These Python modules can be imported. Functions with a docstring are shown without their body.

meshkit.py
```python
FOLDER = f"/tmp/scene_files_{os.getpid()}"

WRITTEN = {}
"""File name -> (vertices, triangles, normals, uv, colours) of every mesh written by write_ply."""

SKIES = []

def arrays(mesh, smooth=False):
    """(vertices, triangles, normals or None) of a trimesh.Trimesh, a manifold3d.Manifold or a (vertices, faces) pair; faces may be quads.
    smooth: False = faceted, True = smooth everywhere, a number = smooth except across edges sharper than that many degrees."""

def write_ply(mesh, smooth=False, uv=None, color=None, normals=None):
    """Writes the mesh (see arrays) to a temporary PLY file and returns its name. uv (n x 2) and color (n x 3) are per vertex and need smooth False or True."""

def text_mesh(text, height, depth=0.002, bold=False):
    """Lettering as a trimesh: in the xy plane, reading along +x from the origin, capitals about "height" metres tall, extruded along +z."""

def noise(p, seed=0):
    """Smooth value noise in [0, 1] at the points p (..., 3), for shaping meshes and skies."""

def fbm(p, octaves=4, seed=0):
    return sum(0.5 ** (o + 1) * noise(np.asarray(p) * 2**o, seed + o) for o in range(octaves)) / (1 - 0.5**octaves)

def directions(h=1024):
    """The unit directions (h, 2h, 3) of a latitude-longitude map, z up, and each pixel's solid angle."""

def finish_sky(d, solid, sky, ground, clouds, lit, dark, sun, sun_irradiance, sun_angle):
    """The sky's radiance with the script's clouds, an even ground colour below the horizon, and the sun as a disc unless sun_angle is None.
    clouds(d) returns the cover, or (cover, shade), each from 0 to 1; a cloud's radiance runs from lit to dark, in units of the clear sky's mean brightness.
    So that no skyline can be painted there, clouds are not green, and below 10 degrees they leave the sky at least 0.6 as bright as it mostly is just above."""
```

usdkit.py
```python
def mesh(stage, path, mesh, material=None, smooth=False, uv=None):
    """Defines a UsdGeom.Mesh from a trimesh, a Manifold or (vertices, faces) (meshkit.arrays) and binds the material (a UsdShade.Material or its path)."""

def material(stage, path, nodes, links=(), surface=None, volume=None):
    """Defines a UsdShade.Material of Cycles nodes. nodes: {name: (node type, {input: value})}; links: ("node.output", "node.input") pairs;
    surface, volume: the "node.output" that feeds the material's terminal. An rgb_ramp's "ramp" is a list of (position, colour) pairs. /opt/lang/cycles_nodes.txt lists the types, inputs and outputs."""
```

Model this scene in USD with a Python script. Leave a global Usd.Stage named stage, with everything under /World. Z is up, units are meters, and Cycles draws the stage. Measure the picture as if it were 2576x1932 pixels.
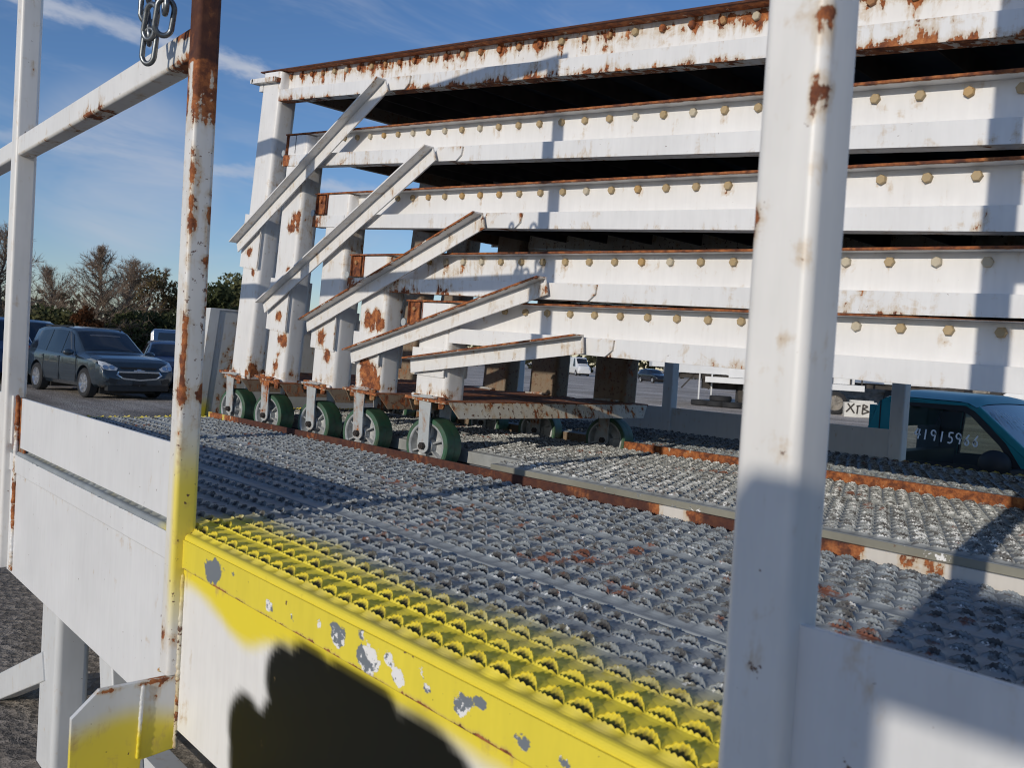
import math, random
import numpy as np, trimesh, usdkit, meshkit
import manifold3d as m3
from shapely.geometry import Polygon, Point
from pxr import Usd, UsdGeom, UsdLux, UsdShade, Gf, Sdf, Vt
rng = np.random.default_rng(7); random.seed(7)
T = Sdf.ValueTypeNames
stage = Usd.Stage.CreateInMemory()
UsdGeom.SetStageUpAxis(stage, 'Z'); UsdGeom.SetStageMetersPerUnit(stage, 1.0)
UsdGeom.Xform.Define(stage, '/World'); UsdGeom.Scope.Define(stage, '/World/Looks')
cos, sin, PI = math.cos, math.sin, math.pi
# x runs along the trailer deck (towards the right and the camera), y across it (away), z up; z = 0 is the deck, the lot is at -1.05
GZ = -1.05
# ------------------------------------------------------------------ camera
yaw, pitch, roll = math.radians(42.734), math.radians(1.6136), math.radians(3.4136)
fw = np.array([-cos(yaw)*cos(pitch), sin(yaw)*cos(pitch), -sin(pitch)])
rt = np.array([sin(yaw), cos(yaw), 0.0]); up = np.cross(rt, fw)
r2, u2 = rt*cos(roll)+up*sin(roll), -rt*sin(roll)+up*cos(roll)
cam = UsdGeom.Camera.Define(stage, '/World/camera')
cm = np.eye(4); cm[0, :3], cm[1, :3], cm[2, :3], cm[3, :3] = r2, u2, -fw, (0, 0, .45)
cam.AddTransformOp().Set(Gf.Matrix4d(*cm.ravel().tolist()))
cam.CreateHorizontalApertureAttr(9.8); cam.CreateFocalLengthAttr(9.8*2113.65/2576)
cam.CreateFStopAttr(2.6); cam.CreateFocusDistanceAttr(3.3)
cam.CreateClippingRangeAttr(Gf.Vec2f(.02, 3000))
cam.CreateExposureAttr(0.0)
# ------------------------------------------------------------------ sun and sky
EL = math.radians(15.5); sd = np.array([.19, -1.0]); sd /= np.hypot(*sd)
sun_dir = np.array([sd[0]*cos(EL), sd[1]*cos(EL), sin(EL)])
sun = UsdLux.DistantLight.Define(stage, '/World/sun_light')
sx = np.cross([0, 0, 1.0], sun_dir); sx /= np.linalg.norm(sx); sy = np.cross(sun_dir, sx)
sm = np.eye(4); sm[0, :3], sm[1, :3], sm[2, :3] = sx, sy, sun_dir
sun.AddTransformOp().Set(Gf.Matrix4d(*sm.ravel().tolist()))
sun.CreateIntensityAttr(0.70); sun.CreateAngleAttr(0.5); sun.CreateNormalizeAttr(True)
sun.CreateColorAttr(Gf.Vec3f(1.0, .925, .81))
def unit(v): v = np.asarray(v, float); return v/np.linalg.norm(v)
ca, cb = unit([-.906, .289, .31]), unit([-.868, .4, .294])          # a vapour trail runs through these two directions
n1 = unit(np.cross(ca, cb)); n2 = unit(np.cross([-.952, .239, .192], [-.924, .333, .191])); n3 = unit(np.cross([-.936, .175, .305], [-.884, .353, .308]))
e0 = unit(cb-ca); e2 = unit(np.cross(e0, n1))
dome = UsdLux.DomeLight.Define(stage, '/World/sky')
SKY = .112
dm = usdkit.material(stage, '/World/Looks/sky_look', {
    'sky': ('sky_texture', {'sky_type': 'single_scattering', 'sun_disc': False, 'sun_elevation': EL, 'sun_rotation': math.atan2(sd[0], sd[1]), 'altitude': 150, 'air_density': 1.0, 'aerosol_density': .25, 'ozone_density': 3.0}),
    'sat': ('hsv', {'saturation': 1.12}), 'tint': ('mix', {'mix_type': 'multiply', 'fac': 1.0, 'color2': (.98, .94, 1.06)}), 'tc': ('texture_coordinate', {}),
    'dx': ('vector_math', {'math_type': 'dot_product', 'vector2': tuple(e0)}), 'dy': ('vector_math', {'math_type': 'dot_product', 'vector2': tuple(n1)}), 'dz': ('vector_math', {'math_type': 'dot_product', 'vector2': tuple(e2)}),
    'cx': ('combine_xyz', {}), 'mp': ('mapping', {'scale': (2.2, 9, 5)}),
    'nz': ('noise_texture', {'scale': 2.0, 'detail': 8.0, 'roughness': .62, 'distortion': .6}),
    'mr': ('map_range', {'range_type': 'smoothstep', 'from_min': .47, 'from_max': .80, 'to_min': 0.0, 'to_max': .26}),
    'mp2': ('mapping', {'scale': (30, 70, 30)}), 'nz2': ('noise_texture', {'scale': 1.0, 'detail': 5.0, 'roughness': .6}),
    'wob': ('math', {'math_type': 'multiply_add', 'value2': .026, 'value3': -.013}), 't1': ('math', {'math_type': 'add'}), 'a1': ('math', {'math_type': 'absolute'}),
    'm1': ('map_range', {'range_type': 'smoothstep', 'from_min': .0, 'from_max': .015, 'to_min': .72, 'to_max': 0.0}),
    'd2': ('vector_math', {'math_type': 'dot_product', 'vector2': tuple(n2)}), 't2': ('math', {'math_type': 'add'}), 'a2': ('math', {'math_type': 'absolute'}),
    'm2': ('map_range', {'range_type': 'smoothstep', 'from_min': .0, 'from_max': .012, 'to_min': .45, 'to_max': 0.0}),
    's1': ('math', {'math_type': 'maximum'}), 's2': ('math', {'math_type': 'maximum'}),
    'cd': ('vector_math', {'math_type': 'dot_product', 'vector2': (-.940, .293, .172)}), 'cdm': ('map_range', {'range_type': 'smoothstep', 'from_min': .9925, 'from_max': .9995, 'to_max': .55}), 'cmul': ('math', {'math_type': 'multiply'}), 's3': ('math', {'math_type': 'maximum'}), 'nmod': ('map_range', {'from_min': .25, 'from_max': .6}),
    'mod': ('map_range', {'from_min': .25, 'from_max': .5, 'to_min': .55, 'to_max': 1.0}), 'sm': ('math', {'math_type': 'multiply', 'use_clamp': True}),
    'mix': ('mix_color', {'b': (4.6, 4.9, 5.6)}),
    'bg': ('background_shader', {'strength': SKY})},
    [('tc.generated', 'dx.vector1'), ('tc.generated', 'dy.vector1'), ('tc.generated', 'dz.vector1'), ('dx.value', 'cx.x'), ('dy.value', 'cx.y'), ('dz.value', 'cx.z'),
     ('cx.vector', 'mp.vector'), ('mp.vector', 'nz.vector'), ('nz.fac', 'mr.value'), ('cx.vector', 'mp2.vector'), ('mp2.vector', 'nz2.vector'),
     ('nz2.fac', 'wob.value1'), ('dy.value', 't1.value1'), ('wob.value', 't1.value2'), ('t1.value', 'a1.value1'), ('a1.value', 'm1.value'),
     ('tc.generated', 'd2.vector1'), ('d2.value', 't2.value1'), ('wob.value', 't2.value2'), ('t2.value', 'a2.value1'), ('a2.value', 'm2.value'),
     ('m1.result', 's1.value1'), ('m2.result', 's1.value2'), ('nz.fac', 'mod.value'), ('s1.value', 'sm.value1'), ('mod.result', 'sm.value2'), ('sm.value', 's2.value1'), ('mr.result', 's2.value2'), ('tc.generated', 'cd.vector1'), ('cd.value', 'cdm.value'), ('nz.fac', 'nmod.value'), ('cdm.result', 'cmul.value1'), ('nmod.result', 'cmul.value2'), ('cmul.value', 's3.value2'), ('s2.value', 's3.value1'),
     ('s3.value', 'mix.fac'), ('sky.color', 'sat.color'), ('sat.color', 'tint.color1'), ('tint.color', 'mix.a'), ('mix.result', 'bg.color')], surface='bg.background')
UsdShade.MaterialBindingAPI.Apply(dome.GetPrim()).Bind(dm)
dome.GetPrim().SetCustomDataByKey('kind', 'structure')

# ------------------------------------------------------------------ helpers
names = {}
def path(name, parent=None):
    base = (parent.GetPath().pathString if parent is not None else '/World') + '/' + name
    k = names.get(base, 0); names[base] = k + 1
    return base if k == 0 else f'{base}_{k:03d}'
def tag(o, label=None, cat=None, group=None, kind=None):
    o = o.GetPrim() if hasattr(o, 'GetPrim') else o
    for key, v in (('label', label), ('category', cat), ('group', group), ('kind', kind)):
        if v: o.SetCustomDataByKey(key, v)
    return o
def thing(name, label, cat, loc=(0, 0, 0), rotz=0.0, roty=0.0, group=None):
    x = UsdGeom.Xform.Define(stage, path(name)); x.AddTranslateOp().Set(Gf.Vec3d(*map(float, loc)))
    if rotz: x.AddRotateZOp().Set(math.degrees(rotz))
    if roty: x.AddRotateYOp().Set(math.degrees(roty))
    return tag(x, label, cat, group)
def obj(name, mesh, m, parent=None, smooth=False, label=None, xf=None, **attrs):
    v, f, n = meshkit.arrays(mesh, smooth)
    p = usdkit.mesh(stage, path(name, parent), (v, f), m)
    if n is not None:
        p.CreateNormalsAttr(Vt.Vec3fArray.FromNumpy(n.astype(np.float32))); p.SetNormalsInterpolation('vertex')
    for k, fn in attrs.items():
        val = fn(v) if callable(fn) else np.full(len(v), float(fn))
        UsdGeom.PrimvarsAPI(p).CreatePrimvar(k, T.FloatArray, 'vertex').Set(Vt.FloatArray.FromNumpy(np.broadcast_to(val, len(v)).astype(np.float32)))
    if xf is not None: p.AddTransformOp().Set(Gf.Matrix4d(*np.asarray(xf).T.ravel().tolist()))
    if label: p.GetPrim().SetCustomDataByKey('label', label)
    return p.GetPrim()
class MB:
    def __init__(s): s.v, s.f, s.n = [], [], 0
    def add(s, v, f):
        v, f = np.asarray(v, float), np.asarray(f, int)
        if f.shape[1] == 4: f = np.vstack([f[:, [0, 1, 2]], f[:, [0, 2, 3]]])
        s.v.append(v); s.f.append(f+s.n); s.n += len(v); return s
    def mesh(s, m): return s.add(np.asarray(m.vertices), np.asarray(m.faces))
    def man(s, m): q = m.to_mesh(); return s.add(q.vert_properties[:, :3], q.tri_verts)
    def out(s): return np.vstack(s.v), np.vstack(s.f)
def grid_faces(nu, nv, flip=False):
    i = np.arange((nu-1)*(nv-1)); a = (i//(nv-1))*nv + i % (nv-1)
    f = np.stack([a, a+nv, a+nv+1, a+1], 1)
    return f[:, ::-1] if flip else f
def box(x0, x1, y0, y1, z0, z1, step=None):
    """a box whose faces are gridded every `step` metres"""
    b = MB(); lo, hi = np.array([x0, y0, z0], float), np.array([x1, y1, z1], float)
    for ax in range(3):
        u, w = (ax+1) % 3, (ax+2) % 3
        nu = 2 if not step else max(2, int((hi[u]-lo[u])/step)+2); nw = 2 if not step else max(2, int((hi[w]-lo[w])/step)+2)
        g, h = np.meshgrid(np.linspace(lo[u], hi[u], nu), np.linspace(lo[w], hi[w], nw), indexing='ij')
        for side in (0, 1):
            v = np.zeros((nu*nw, 3)); v[:, u], v[:, w], v[:, ax] = g.ravel(), h.ravel(), (hi if side else lo)[ax]
            b.add(v, grid_faces(nu, nw, flip=not side))
    return b.out()
def bar(p0, p1, side, w, d, r=.006, step=.05, seg=4, off=(0, 0)):
    """rounded rectangular tube from p0 to p1; w measured along `side`, d across"""
    p0, p1 = np.asarray(p0, float), np.asarray(p1, float); L = np.linalg.norm(p1-p0); t = (p1-p0)/L
    s = np.asarray(side, float); s = unit(s-t*(s@t)); q = np.cross(t, s)
    ring = []
    for cx, cy, a0 in ((w/2-r, d/2-r, 0), (-w/2+r, d/2-r, 90), (-w/2+r, -d/2+r, 180), (w/2-r, -d/2+r, 270)):
        for k in range(seg+1):
            a = math.radians(a0+90*k/seg); ring.append((cx+r*cos(a)+off[0], cy+r*sin(a)+off[1]))
    # extra points along the flats so that wear has somewhere to live
    R = []
    for a, b in zip(ring, ring[1:]+ring[:1]):
        n = max(1, int(math.dist(a, b)/max(step, .012))) if math.dist(a, b) > .02 else 1
        R += [(a[0]+(b[0]-a[0])*k/n, a[1]+(b[1]-a[1])*k/n) for k in range(n)]
    R = np.array(R); n = len(R); m = max(2, int(L/step)+1)
    V = np.concatenate([p0+t*L*k/(m-1)+R[:, :1]*s+R[:, 1:]*q for k in range(m)])
    F = [(k*n+i, k*n+(i+1) % n, (k+1)*n+(i+1) % n, (k+1)*n+i) for k in range(m-1) for i in range(n)]
    b = MB().add(V, F)
    c0, c1 = V[:n].mean(0), V[-n:].mean(0)
    b.add(np.vstack([V[:n], c0]), [(n, (i+1) % n, i) for i in range(n)]); b.add(np.vstack([V[-n:], c1]), [(n, i, (i+1) % n) for i in range(n)])
    return b.out()
def join(*ms):
    b = MB()
    for m in ms: b.add(*m) if isinstance(m, tuple) else b.mesh(m)
    return b.out()
def move(m, M):
    v, f = m if isinstance(m, tuple) else (np.asarray(m.vertices), np.asarray(m.faces))
    return v@np.asarray(M)[:3, :3].T+np.asarray(M)[:3, 3], f
def tm(x=0, y=0, z=0): M = np.eye(4); M[:3, 3] = x, y, z; return M
def rot(axis, a): return trimesh.transformations.rotation_matrix(a, axis)
def extrude(poly, d):
    m = trimesh.creation.extrude_polygon(poly, d, engine='earcut'); return np.asarray(m.vertices), np.asarray(m.faces)
def revolve(prof, n=40, axis='y'):
    """prof: (radius, along) pairs, revolved round the y axis"""
    a = np.linspace(0, 2*PI, n, endpoint=False); p = np.array(prof, float); k = len(p)
    V = np.concatenate([np.stack([p[:, 0]*cos(t), p[:, 1], p[:, 0]*sin(t)], 1) for t in a])
    F = [(i*k+j, ((i+1) % n)*k+j, ((i+1) % n)*k+j+1, i*k+j+1) for i in range(n) for j in range(k-1)]
    return V, np.array(F)
def fbm(p, s, seed=0): return meshkit.fbm(np.asarray(p)*s+100, 4, seed)
def sstep(a, b, x): t = np.clip((x-a)/(b-a), 0, 1); return t*t*(3-2*t)

# ------------------------------------------------------------------ materials
def steel(name, base, rust0=0.0, rough=.42, chips=.5, spec=.5, grime=.12, bevel=.0022, stain=(.45, .30, .13)):
    """brushed-on paint over steel. Mesh attributes: wear adds rust, yellow and black are sprayed-on paint, chip lays old paint and bare grey bare"""
    N = {'g': ('geometry', {}), 'wear': ('attribute', {'attribute': 'wear'}), 'yel': ('attribute', {'attribute': 'yellow'}), 'blk': ('attribute', {'attribute': 'black'}), 'chp': ('attribute', {'attribute': 'chip'}),
         'na': ('noise_texture', {'scale': 16.0, 'detail': 9.0, 'roughness': .68, 'distortion': .4}),
         'ms': ('mapping', {'scale': (46, 46, 7)}), 'nb': ('noise_texture', {'scale': 1.0, 'detail': 5.0, 'roughness': .6}),
         'nm': ('mix_float', {'fac': .35}), 'r0': ('math', {'math_type': 'add'}), 'r1': ('math', {'math_type': 'add', 'value2': rust0}),
         'rm': ('map_range', {'range_type': 'smoothstep', 'from_min': .715, 'from_max': .745}), 'st': ('map_range', {'range_type': 'smoothstep', 'from_min': .60, 'from_max': .75, 'to_max': .62}),
         'nc': ('noise_texture', {'scale': 60.0, 'detail': 4.0, 'roughness': .6}), 'cadd': ('math', {'math_type': 'multiply_add', 'value2': .25}), 'cm': ('map_range', {'range_type': 'smoothstep', 'from_min': .76-.12*chips, 'from_max': .79-.12*chips}),
         'nd': ('noise_texture', {'scale': 34.0, 'detail': 6.0, 'roughness': .7}),
         'rc': ('rgb_ramp', {'ramp': [(.25, (.05, .017, .011)), (.42, (.14, .042, .017)), (.54, (.30, .095, .028)), (.72, (.50, .20, .065))]}),
         'ng': ('noise_texture', {'scale': 3.5, 'detail': 6.0, 'roughness': .6}), 'gr': ('map_range', {'from_min': .3, 'from_max': .75, 'to_min': 1.0, 'to_max': 1.0-grime}),
         'gm0': ('mix', {'mix_type': 'multiply', 'fac': 1.0, 'color1': base}), 'gs': ('map_range', {'from_min': .42, 'from_max': .72, 'to_min': 1.0, 'to_max': .95}), 'gm': ('mix', {'mix_type': 'multiply', 'fac': 1.0}), 'hc': ('math', {'math_type': 'multiply_add', 'value2': -.7}), 'wv': ('noise_texture', {'scale': 2.6, 'detail': 2.0}), 'hw': ('math', {'math_type': 'multiply_add', 'value2': 2.2}),
         'ym': ('mix_color', {'b': (.72, .585, .04)}), 'bm': ('mix_color', {'b': (.0045, .005, .003)}), 'dp': ('map_range', {'range_type': 'smoothstep', 'from_min': .92, 'from_max': 1.12, 'to_max': .85}), 'dpm': ('mix_color', {'b': (.042, .014, .011)}),
         'ny': ('noise_texture', {'scale': 11.0, 'detail': 7.0, 'roughness': .7}), 'cr0': ('math', {'math_type': 'add'}), 'crm': ('map_range', {'range_type': 'smoothstep', 'from_min': .80, 'from_max': .815}),
         'gry': ('attribute', {'attribute': 'grey'}), 'gsub': ('math', {'math_type': 'subtract'}), 'cc': ('map_range', {'range_type': 'smoothstep', 'from_min': .44, 'from_max': .455}), 'ccol': ('mix_color', {'a': (.16, .18, .20), 'b': (.74, .73, .71)}), 'chm': ('mix_color', {}),
         'sm': ('mix_color', {'b': stain}), 'cmx': ('mix_color', {'b': (.13, .07, .045)}), 'fin': ('mix_color', {}),
         'rr': ('map_range', {'to_min': rough, 'to_max': .88}),
         'hb': ('math', {'math_type': 'multiply_add', 'value2': .5}), 'hs': ('math', {'math_type': 'subtract'}),
         'bv': ('bevel', {'samples': 4, 'radius': bevel}), 'bu': ('bump', {'strength': .45, 'distance': .004}),
         'p': ('principled_bsdf', {'specular_ior_level': spec})}
    L = [('g.position', 'na.vector'), ('g.position', 'ms.vector'), ('ms.vector', 'nb.vector'), ('na.fac', 'nm.a'), ('nb.fac', 'nm.b'), ('nm.result', 'r0.value1'), ('wear.fac', 'r0.value2'), ('r0.value', 'r1.value1'),
         ('r1.value', 'rm.value'), ('r1.value', 'st.value'), ('g.position', 'nc.vector'), ('wear.fac', 'cadd.value1'), ('nc.fac', 'cadd.value3'), ('cadd.value', 'cm.value'),
         ('g.position', 'nd.vector'), ('nd.fac', 'rc.fac'), ('g.position', 'ng.vector'), ('ng.fac', 'gr.value'), ('gr.result', 'gm0.color2'), ('nb.fac', 'gs.value'), ('gm0.color', 'gm.color1'), ('gs.result', 'gm.color2'), ('g.position', 'wv.vector'),
         ('gm.color', 'ym.a'), ('yel.fac', 'ym.fac'), ('ym.result', 'bm.a'), ('blk.fac', 'bm.fac'),
         ('g.position', 'ny.vector'), ('ny.fac', 'cr0.value1'), ('chp.fac', 'cr0.value2'), ('cr0.value', 'crm.value'), ('na.fac', 'gsub.value1'), ('gry.fac', 'gsub.value2'), ('gsub.value', 'cc.value'), ('cc.result', 'ccol.fac'), ('crm.result', 'chm.fac'), ('bm.result', 'chm.a'), ('ccol.result', 'chm.b'),
         ('chm.result', 'sm.a'), ('st.result', 'sm.fac'), ('sm.result', 'cmx.a'), ('cm.result', 'cmx.fac'), ('cmx.result', 'fin.a'), ('r1.value', 'dp.value'), ('dp.result', 'dpm.fac'), ('rc.color', 'dpm.a'), ('dpm.result', 'fin.b'), ('rm.result', 'fin.fac'),
         ('rm.result', 'rr.value'), ('nd.fac', 'hb.value1'), ('rm.result', 'hs.value2'), ('hb.value', 'hs.value1'), ('hs.value', 'bu.height'), ('bv.bevel', 'bu.normal'),
         ('fin.result', 'p.base_color'), ('rr.result', 'p.roughness'), ('bu.normal', 'p.normal')]
    # the height of the relief: sound paint stands proud of rust
    N['hsel'] = ('mix_float', {'b': 0.0}); N['hfl'] = ('math', {'math_type': 'multiply_add', 'value2': .03, 'value3': .9})
    L = [l for l in L if l[1] != 'bu.height']+[('nd.fac', 'hfl.value1'), ('rm.result', 'hsel.fac'), ('hfl.value', 'hsel.a'), ('hb.value', 'hsel.b'), ('crm.result', 'hc.value1'), ('hsel.result', 'hc.value3'), ('wv.fac', 'hw.value1'), ('hc.value', 'hw.value3'), ('hw.value', 'bu.height')]
    L = [l for l in L if not l[1].startswith('hs.') and not l[0].startswith('hs.')]; N.pop('hs')
    return usdkit.material(stage, '/World/Looks/'+name, N, L, surface='p.BSDF')
def plain(name, color, rough=.5, metal=0.0, spec=.5, var=.15, scale=12.0, bump=0.0, coat=0.0, color2=None):
    c2 = color2 or tuple(c*(1-var) for c in color)
    N = {'g': ('geometry', {}), 'n': ('noise_texture', {'scale': scale, 'detail': 6.0, 'roughness': .6}), 'm': ('map_range', {'from_min': .35, 'from_max': .65}), 'c': ('mix_color', {'a': color, 'b': c2}),
         'p': ('principled_bsdf', {'roughness': rough, 'metallic': metal, 'specular_ior_level': spec, 'coat_weight': coat})}
    L = [('g.position', 'n.vector'), ('n.fac', 'm.value'), ('m.result', 'c.fac'), ('c.result', 'p.base_color')]
    if bump: N['b'] = ('bump', {'strength': bump, 'distance': .01}); L += [('n.fac', 'b.height'), ('b.normal', 'p.normal')]
    return usdkit.material(stage, '/World/Looks/'+name, N, L, surface='p.BSDF')
def grating(name, base, white, lipgain):
    """galvanised safety grating; the attribute lip is 1 on the raised serrated rims"""
    N = {'g': ('geometry', {}), 'lip': ('attribute', {'attribute': 'lip'}), 'yel': ('attribute', {'attribute': 'yellow'}), 'rst': ('attribute', {'attribute': 'wear'}),
         'n': ('noise_texture', {'scale': 7.0, 'detail': 7.0, 'roughness': .65}), 'nf': ('noise_texture', {'scale': 52.0, 'detail': 5.0, 'roughness': .65}), 'nr': ('noise_texture', {'scale': 5.0, 'detail': 8.0, 'roughness': .7}),
         'm': ('map_range', {'from_min': .3, 'from_max': .7}), 'c': ('mix_color', {'a': base, 'b': tuple(.62*c for c in base)}),
         'cl': ('math', {'math_type': 'multiply_add', 'value2': lipgain}), 'wm': ('map_range', {'range_type': 'smoothstep', 'from_min': .70, 'from_max': .76}), 'w': ('mix_color', {'b': white}),
         'nq': ('noise_texture', {'scale': 38.0, 'detail': 4.0, 'roughness': .6}), 'dk': ('math', {'math_type': 'multiply_add', 'value2': .235}), 'dm': ('map_range', {'range_type': 'smoothstep', 'from_min': .69, 'from_max': .74, 'to_max': .7}), 'd': ('mix_color', {'b': (.06, .05, .043)}),
         'rl': ('math', {'math_type': 'multiply_add', 'value2': .09}), 'ra': ('math', {'math_type': 'add'}), 'rm': ('map_range', {'range_type': 'smoothstep', 'from_min': .68, 'from_max': .74, 'to_max': .92}), 'rc': ('mix_color', {'b': (.16, .05, .022)}),
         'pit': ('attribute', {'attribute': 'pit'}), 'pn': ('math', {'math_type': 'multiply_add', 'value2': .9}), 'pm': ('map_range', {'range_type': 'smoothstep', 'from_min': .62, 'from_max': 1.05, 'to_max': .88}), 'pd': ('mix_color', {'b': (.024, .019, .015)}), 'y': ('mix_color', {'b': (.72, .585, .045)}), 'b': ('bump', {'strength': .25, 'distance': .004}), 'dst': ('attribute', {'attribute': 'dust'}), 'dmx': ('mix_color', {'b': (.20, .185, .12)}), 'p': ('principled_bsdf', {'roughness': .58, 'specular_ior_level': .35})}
    L = [('g.position', 'n.vector'), ('g.position', 'nf.vector'), ('g.position', 'nr.vector'), ('g.position', 'nq.vector'), ('n.fac', 'm.value'), ('m.result', 'c.fac'),
         ('lip.fac', 'dk.value1'), ('nq.fac', 'dk.value3'), ('dk.value', 'dm.value'), ('c.result', 'd.a'), ('dm.result', 'd.fac'),
         ('lip.fac', 'cl.value1'), ('nf.fac', 'cl.value3'), ('cl.value', 'wm.value'), ('d.result', 'w.a'), ('wm.result', 'w.fac'),
         ('lip.fac', 'rl.value1'), ('nr.fac', 'rl.value3'), ('rl.value', 'ra.value1'), ('rst.fac', 'ra.value2'), ('ra.value', 'rm.value'), ('w.result', 'rc.a'), ('rm.result', 'rc.fac'),
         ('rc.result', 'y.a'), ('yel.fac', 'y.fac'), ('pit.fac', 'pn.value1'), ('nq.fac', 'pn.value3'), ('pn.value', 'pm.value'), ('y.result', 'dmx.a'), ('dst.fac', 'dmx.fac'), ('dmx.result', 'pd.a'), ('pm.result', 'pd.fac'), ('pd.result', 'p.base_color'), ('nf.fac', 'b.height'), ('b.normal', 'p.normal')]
    return usdkit.material(stage, '/World/Looks/'+name, N, L, surface='p.BSDF')
def glass(name, tint=(.75, .82, .80), rough=.02):
    return usdkit.material(stage, '/World/Looks/'+name, {'lw': ('layer_weight', {'blend': .5}), 'pw': ('math', {'math_type': 'power', 'value2': 4.0}), 'f': ('math', {'math_type': 'multiply_add', 'value2': .22, 'value3': .035}), 't': ('transparent_bsdf', {'color': tint}), 'g': ('glossy_bsdf', {'color': (.9, .95, 1), 'roughness': rough}), 'x': ('mix_closure', {})},
                           [('lw.facing', 'pw.value1'), ('pw.value', 'f.value1'), ('f.value', 'x.fac'), ('t.BSDF', 'x.closure1'), ('g.BSDF', 'x.closure2')], surface='x.closure')
def leaf(name, a, b):
    return usdkit.material(stage, '/World/Looks/'+name, {'g': ('geometry', {}), 'r': ('rgb_ramp', {'ramp': [(0, a), (.6, b), (1, tuple(.5*(x+y) for x, y in zip(a, b)))]}), 'd': ('diffuse_bsdf', {}), 't': ('translucent_bsdf', {}), 'x': ('mix_closure', {'fac': .3})},
                           [('g.random_per_island', 'r.fac'), ('r.color', 'd.color'), ('r.color', 't.color'), ('d.BSDF', 'x.closure1'), ('t.BSDF', 'x.closure2')], surface='x.closure')
WHITE = steel('white_paint', (.76, .745, .725), .045, chips=.3)
COOL = steel('cool_white_paint', (.74, .735, .728), .045, chips=.3)
POSTW = steel('post_paint', (.725, .71, .68), .03, chips=.38, grime=.12)
POSTR = steel('worn_post_paint', (.70, .685, .655), .055, chips=.95, grime=.14)
BOARD = steel('toe_board_paint', (.68, .682, .682), .025, chips=.42, grime=.12)
SKIRT = steel('skirt_paint', (.74, .725, .70), -.02, chips=.1, spec=.22)
CREAM = steel('weathered_white_paint', (.62, .58, .50), .12, chips=1.3)
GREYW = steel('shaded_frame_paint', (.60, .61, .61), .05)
OLIVE = steel('bare_olive_primer', (.26, .25, .20), .02, grime=.35)
YELLOW = steel('yellow_paint', (.74, .61, .055), .03, rough=.36)
RUST = steel('rusty_bar', (.60, .56, .50), .40, rough=.7)
RUSTB = steel('rusty_brown_paint', (.23, .175, .12), .13, rough=.65, chips=1.4, stain=(.20, .10, .045))
BOLT = steel('zinc_bolt', (.40, .30, .165), .08, rough=.45, chips=.2, bevel=.001)
BOLT2 = steel('brassy_bolt', (.42, .27, .11), .10, rough=.5, chips=.2, bevel=.001); BOLT3 = steel('pale_bolt', (.50, .44, .33), .06, rough=.45, chips=.2, bevel=.001)
RBOLT = steel('rusty_bolt', (.30, .13, .06), .25, rough=.75, bevel=.001)
UNDER = plain('dark_underside', (.10, .108, .13), .7, var=.5, scale=4)
RIB = plain('underside_rib', (.12, .09, .075), .75, var=.5, scale=9)
GRATE = grating('slate_grating', (.305, .333, .345), (.60, .61, .61), .125)
GRATEL = grating('pale_grating', (.36, .37, .355), (.62, .62, .60), .20)
GALV = steel('zinc_fork', (.40, .42, .42), .10, rough=.38, chips=.4, bevel=.0015, stain=(.30, .15, .06))
GREEN = plain('green_tyre', (.036, .115, .062), .5, var=.5, scale=30, bump=.15, color2=(.055, .085, .05))
ALU = plain('wheel_metal', (.46, .47, .465), .42, metal=.35, var=.35, scale=35)
DARKST = plain('dark_steel', (.055, .045, .040), .55, metal=.3, var=.4, scale=60)
CHAIN = plain('chain_zinc', (.22, .235, .245), .36, metal=.8, var=.35, scale=90)
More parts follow.
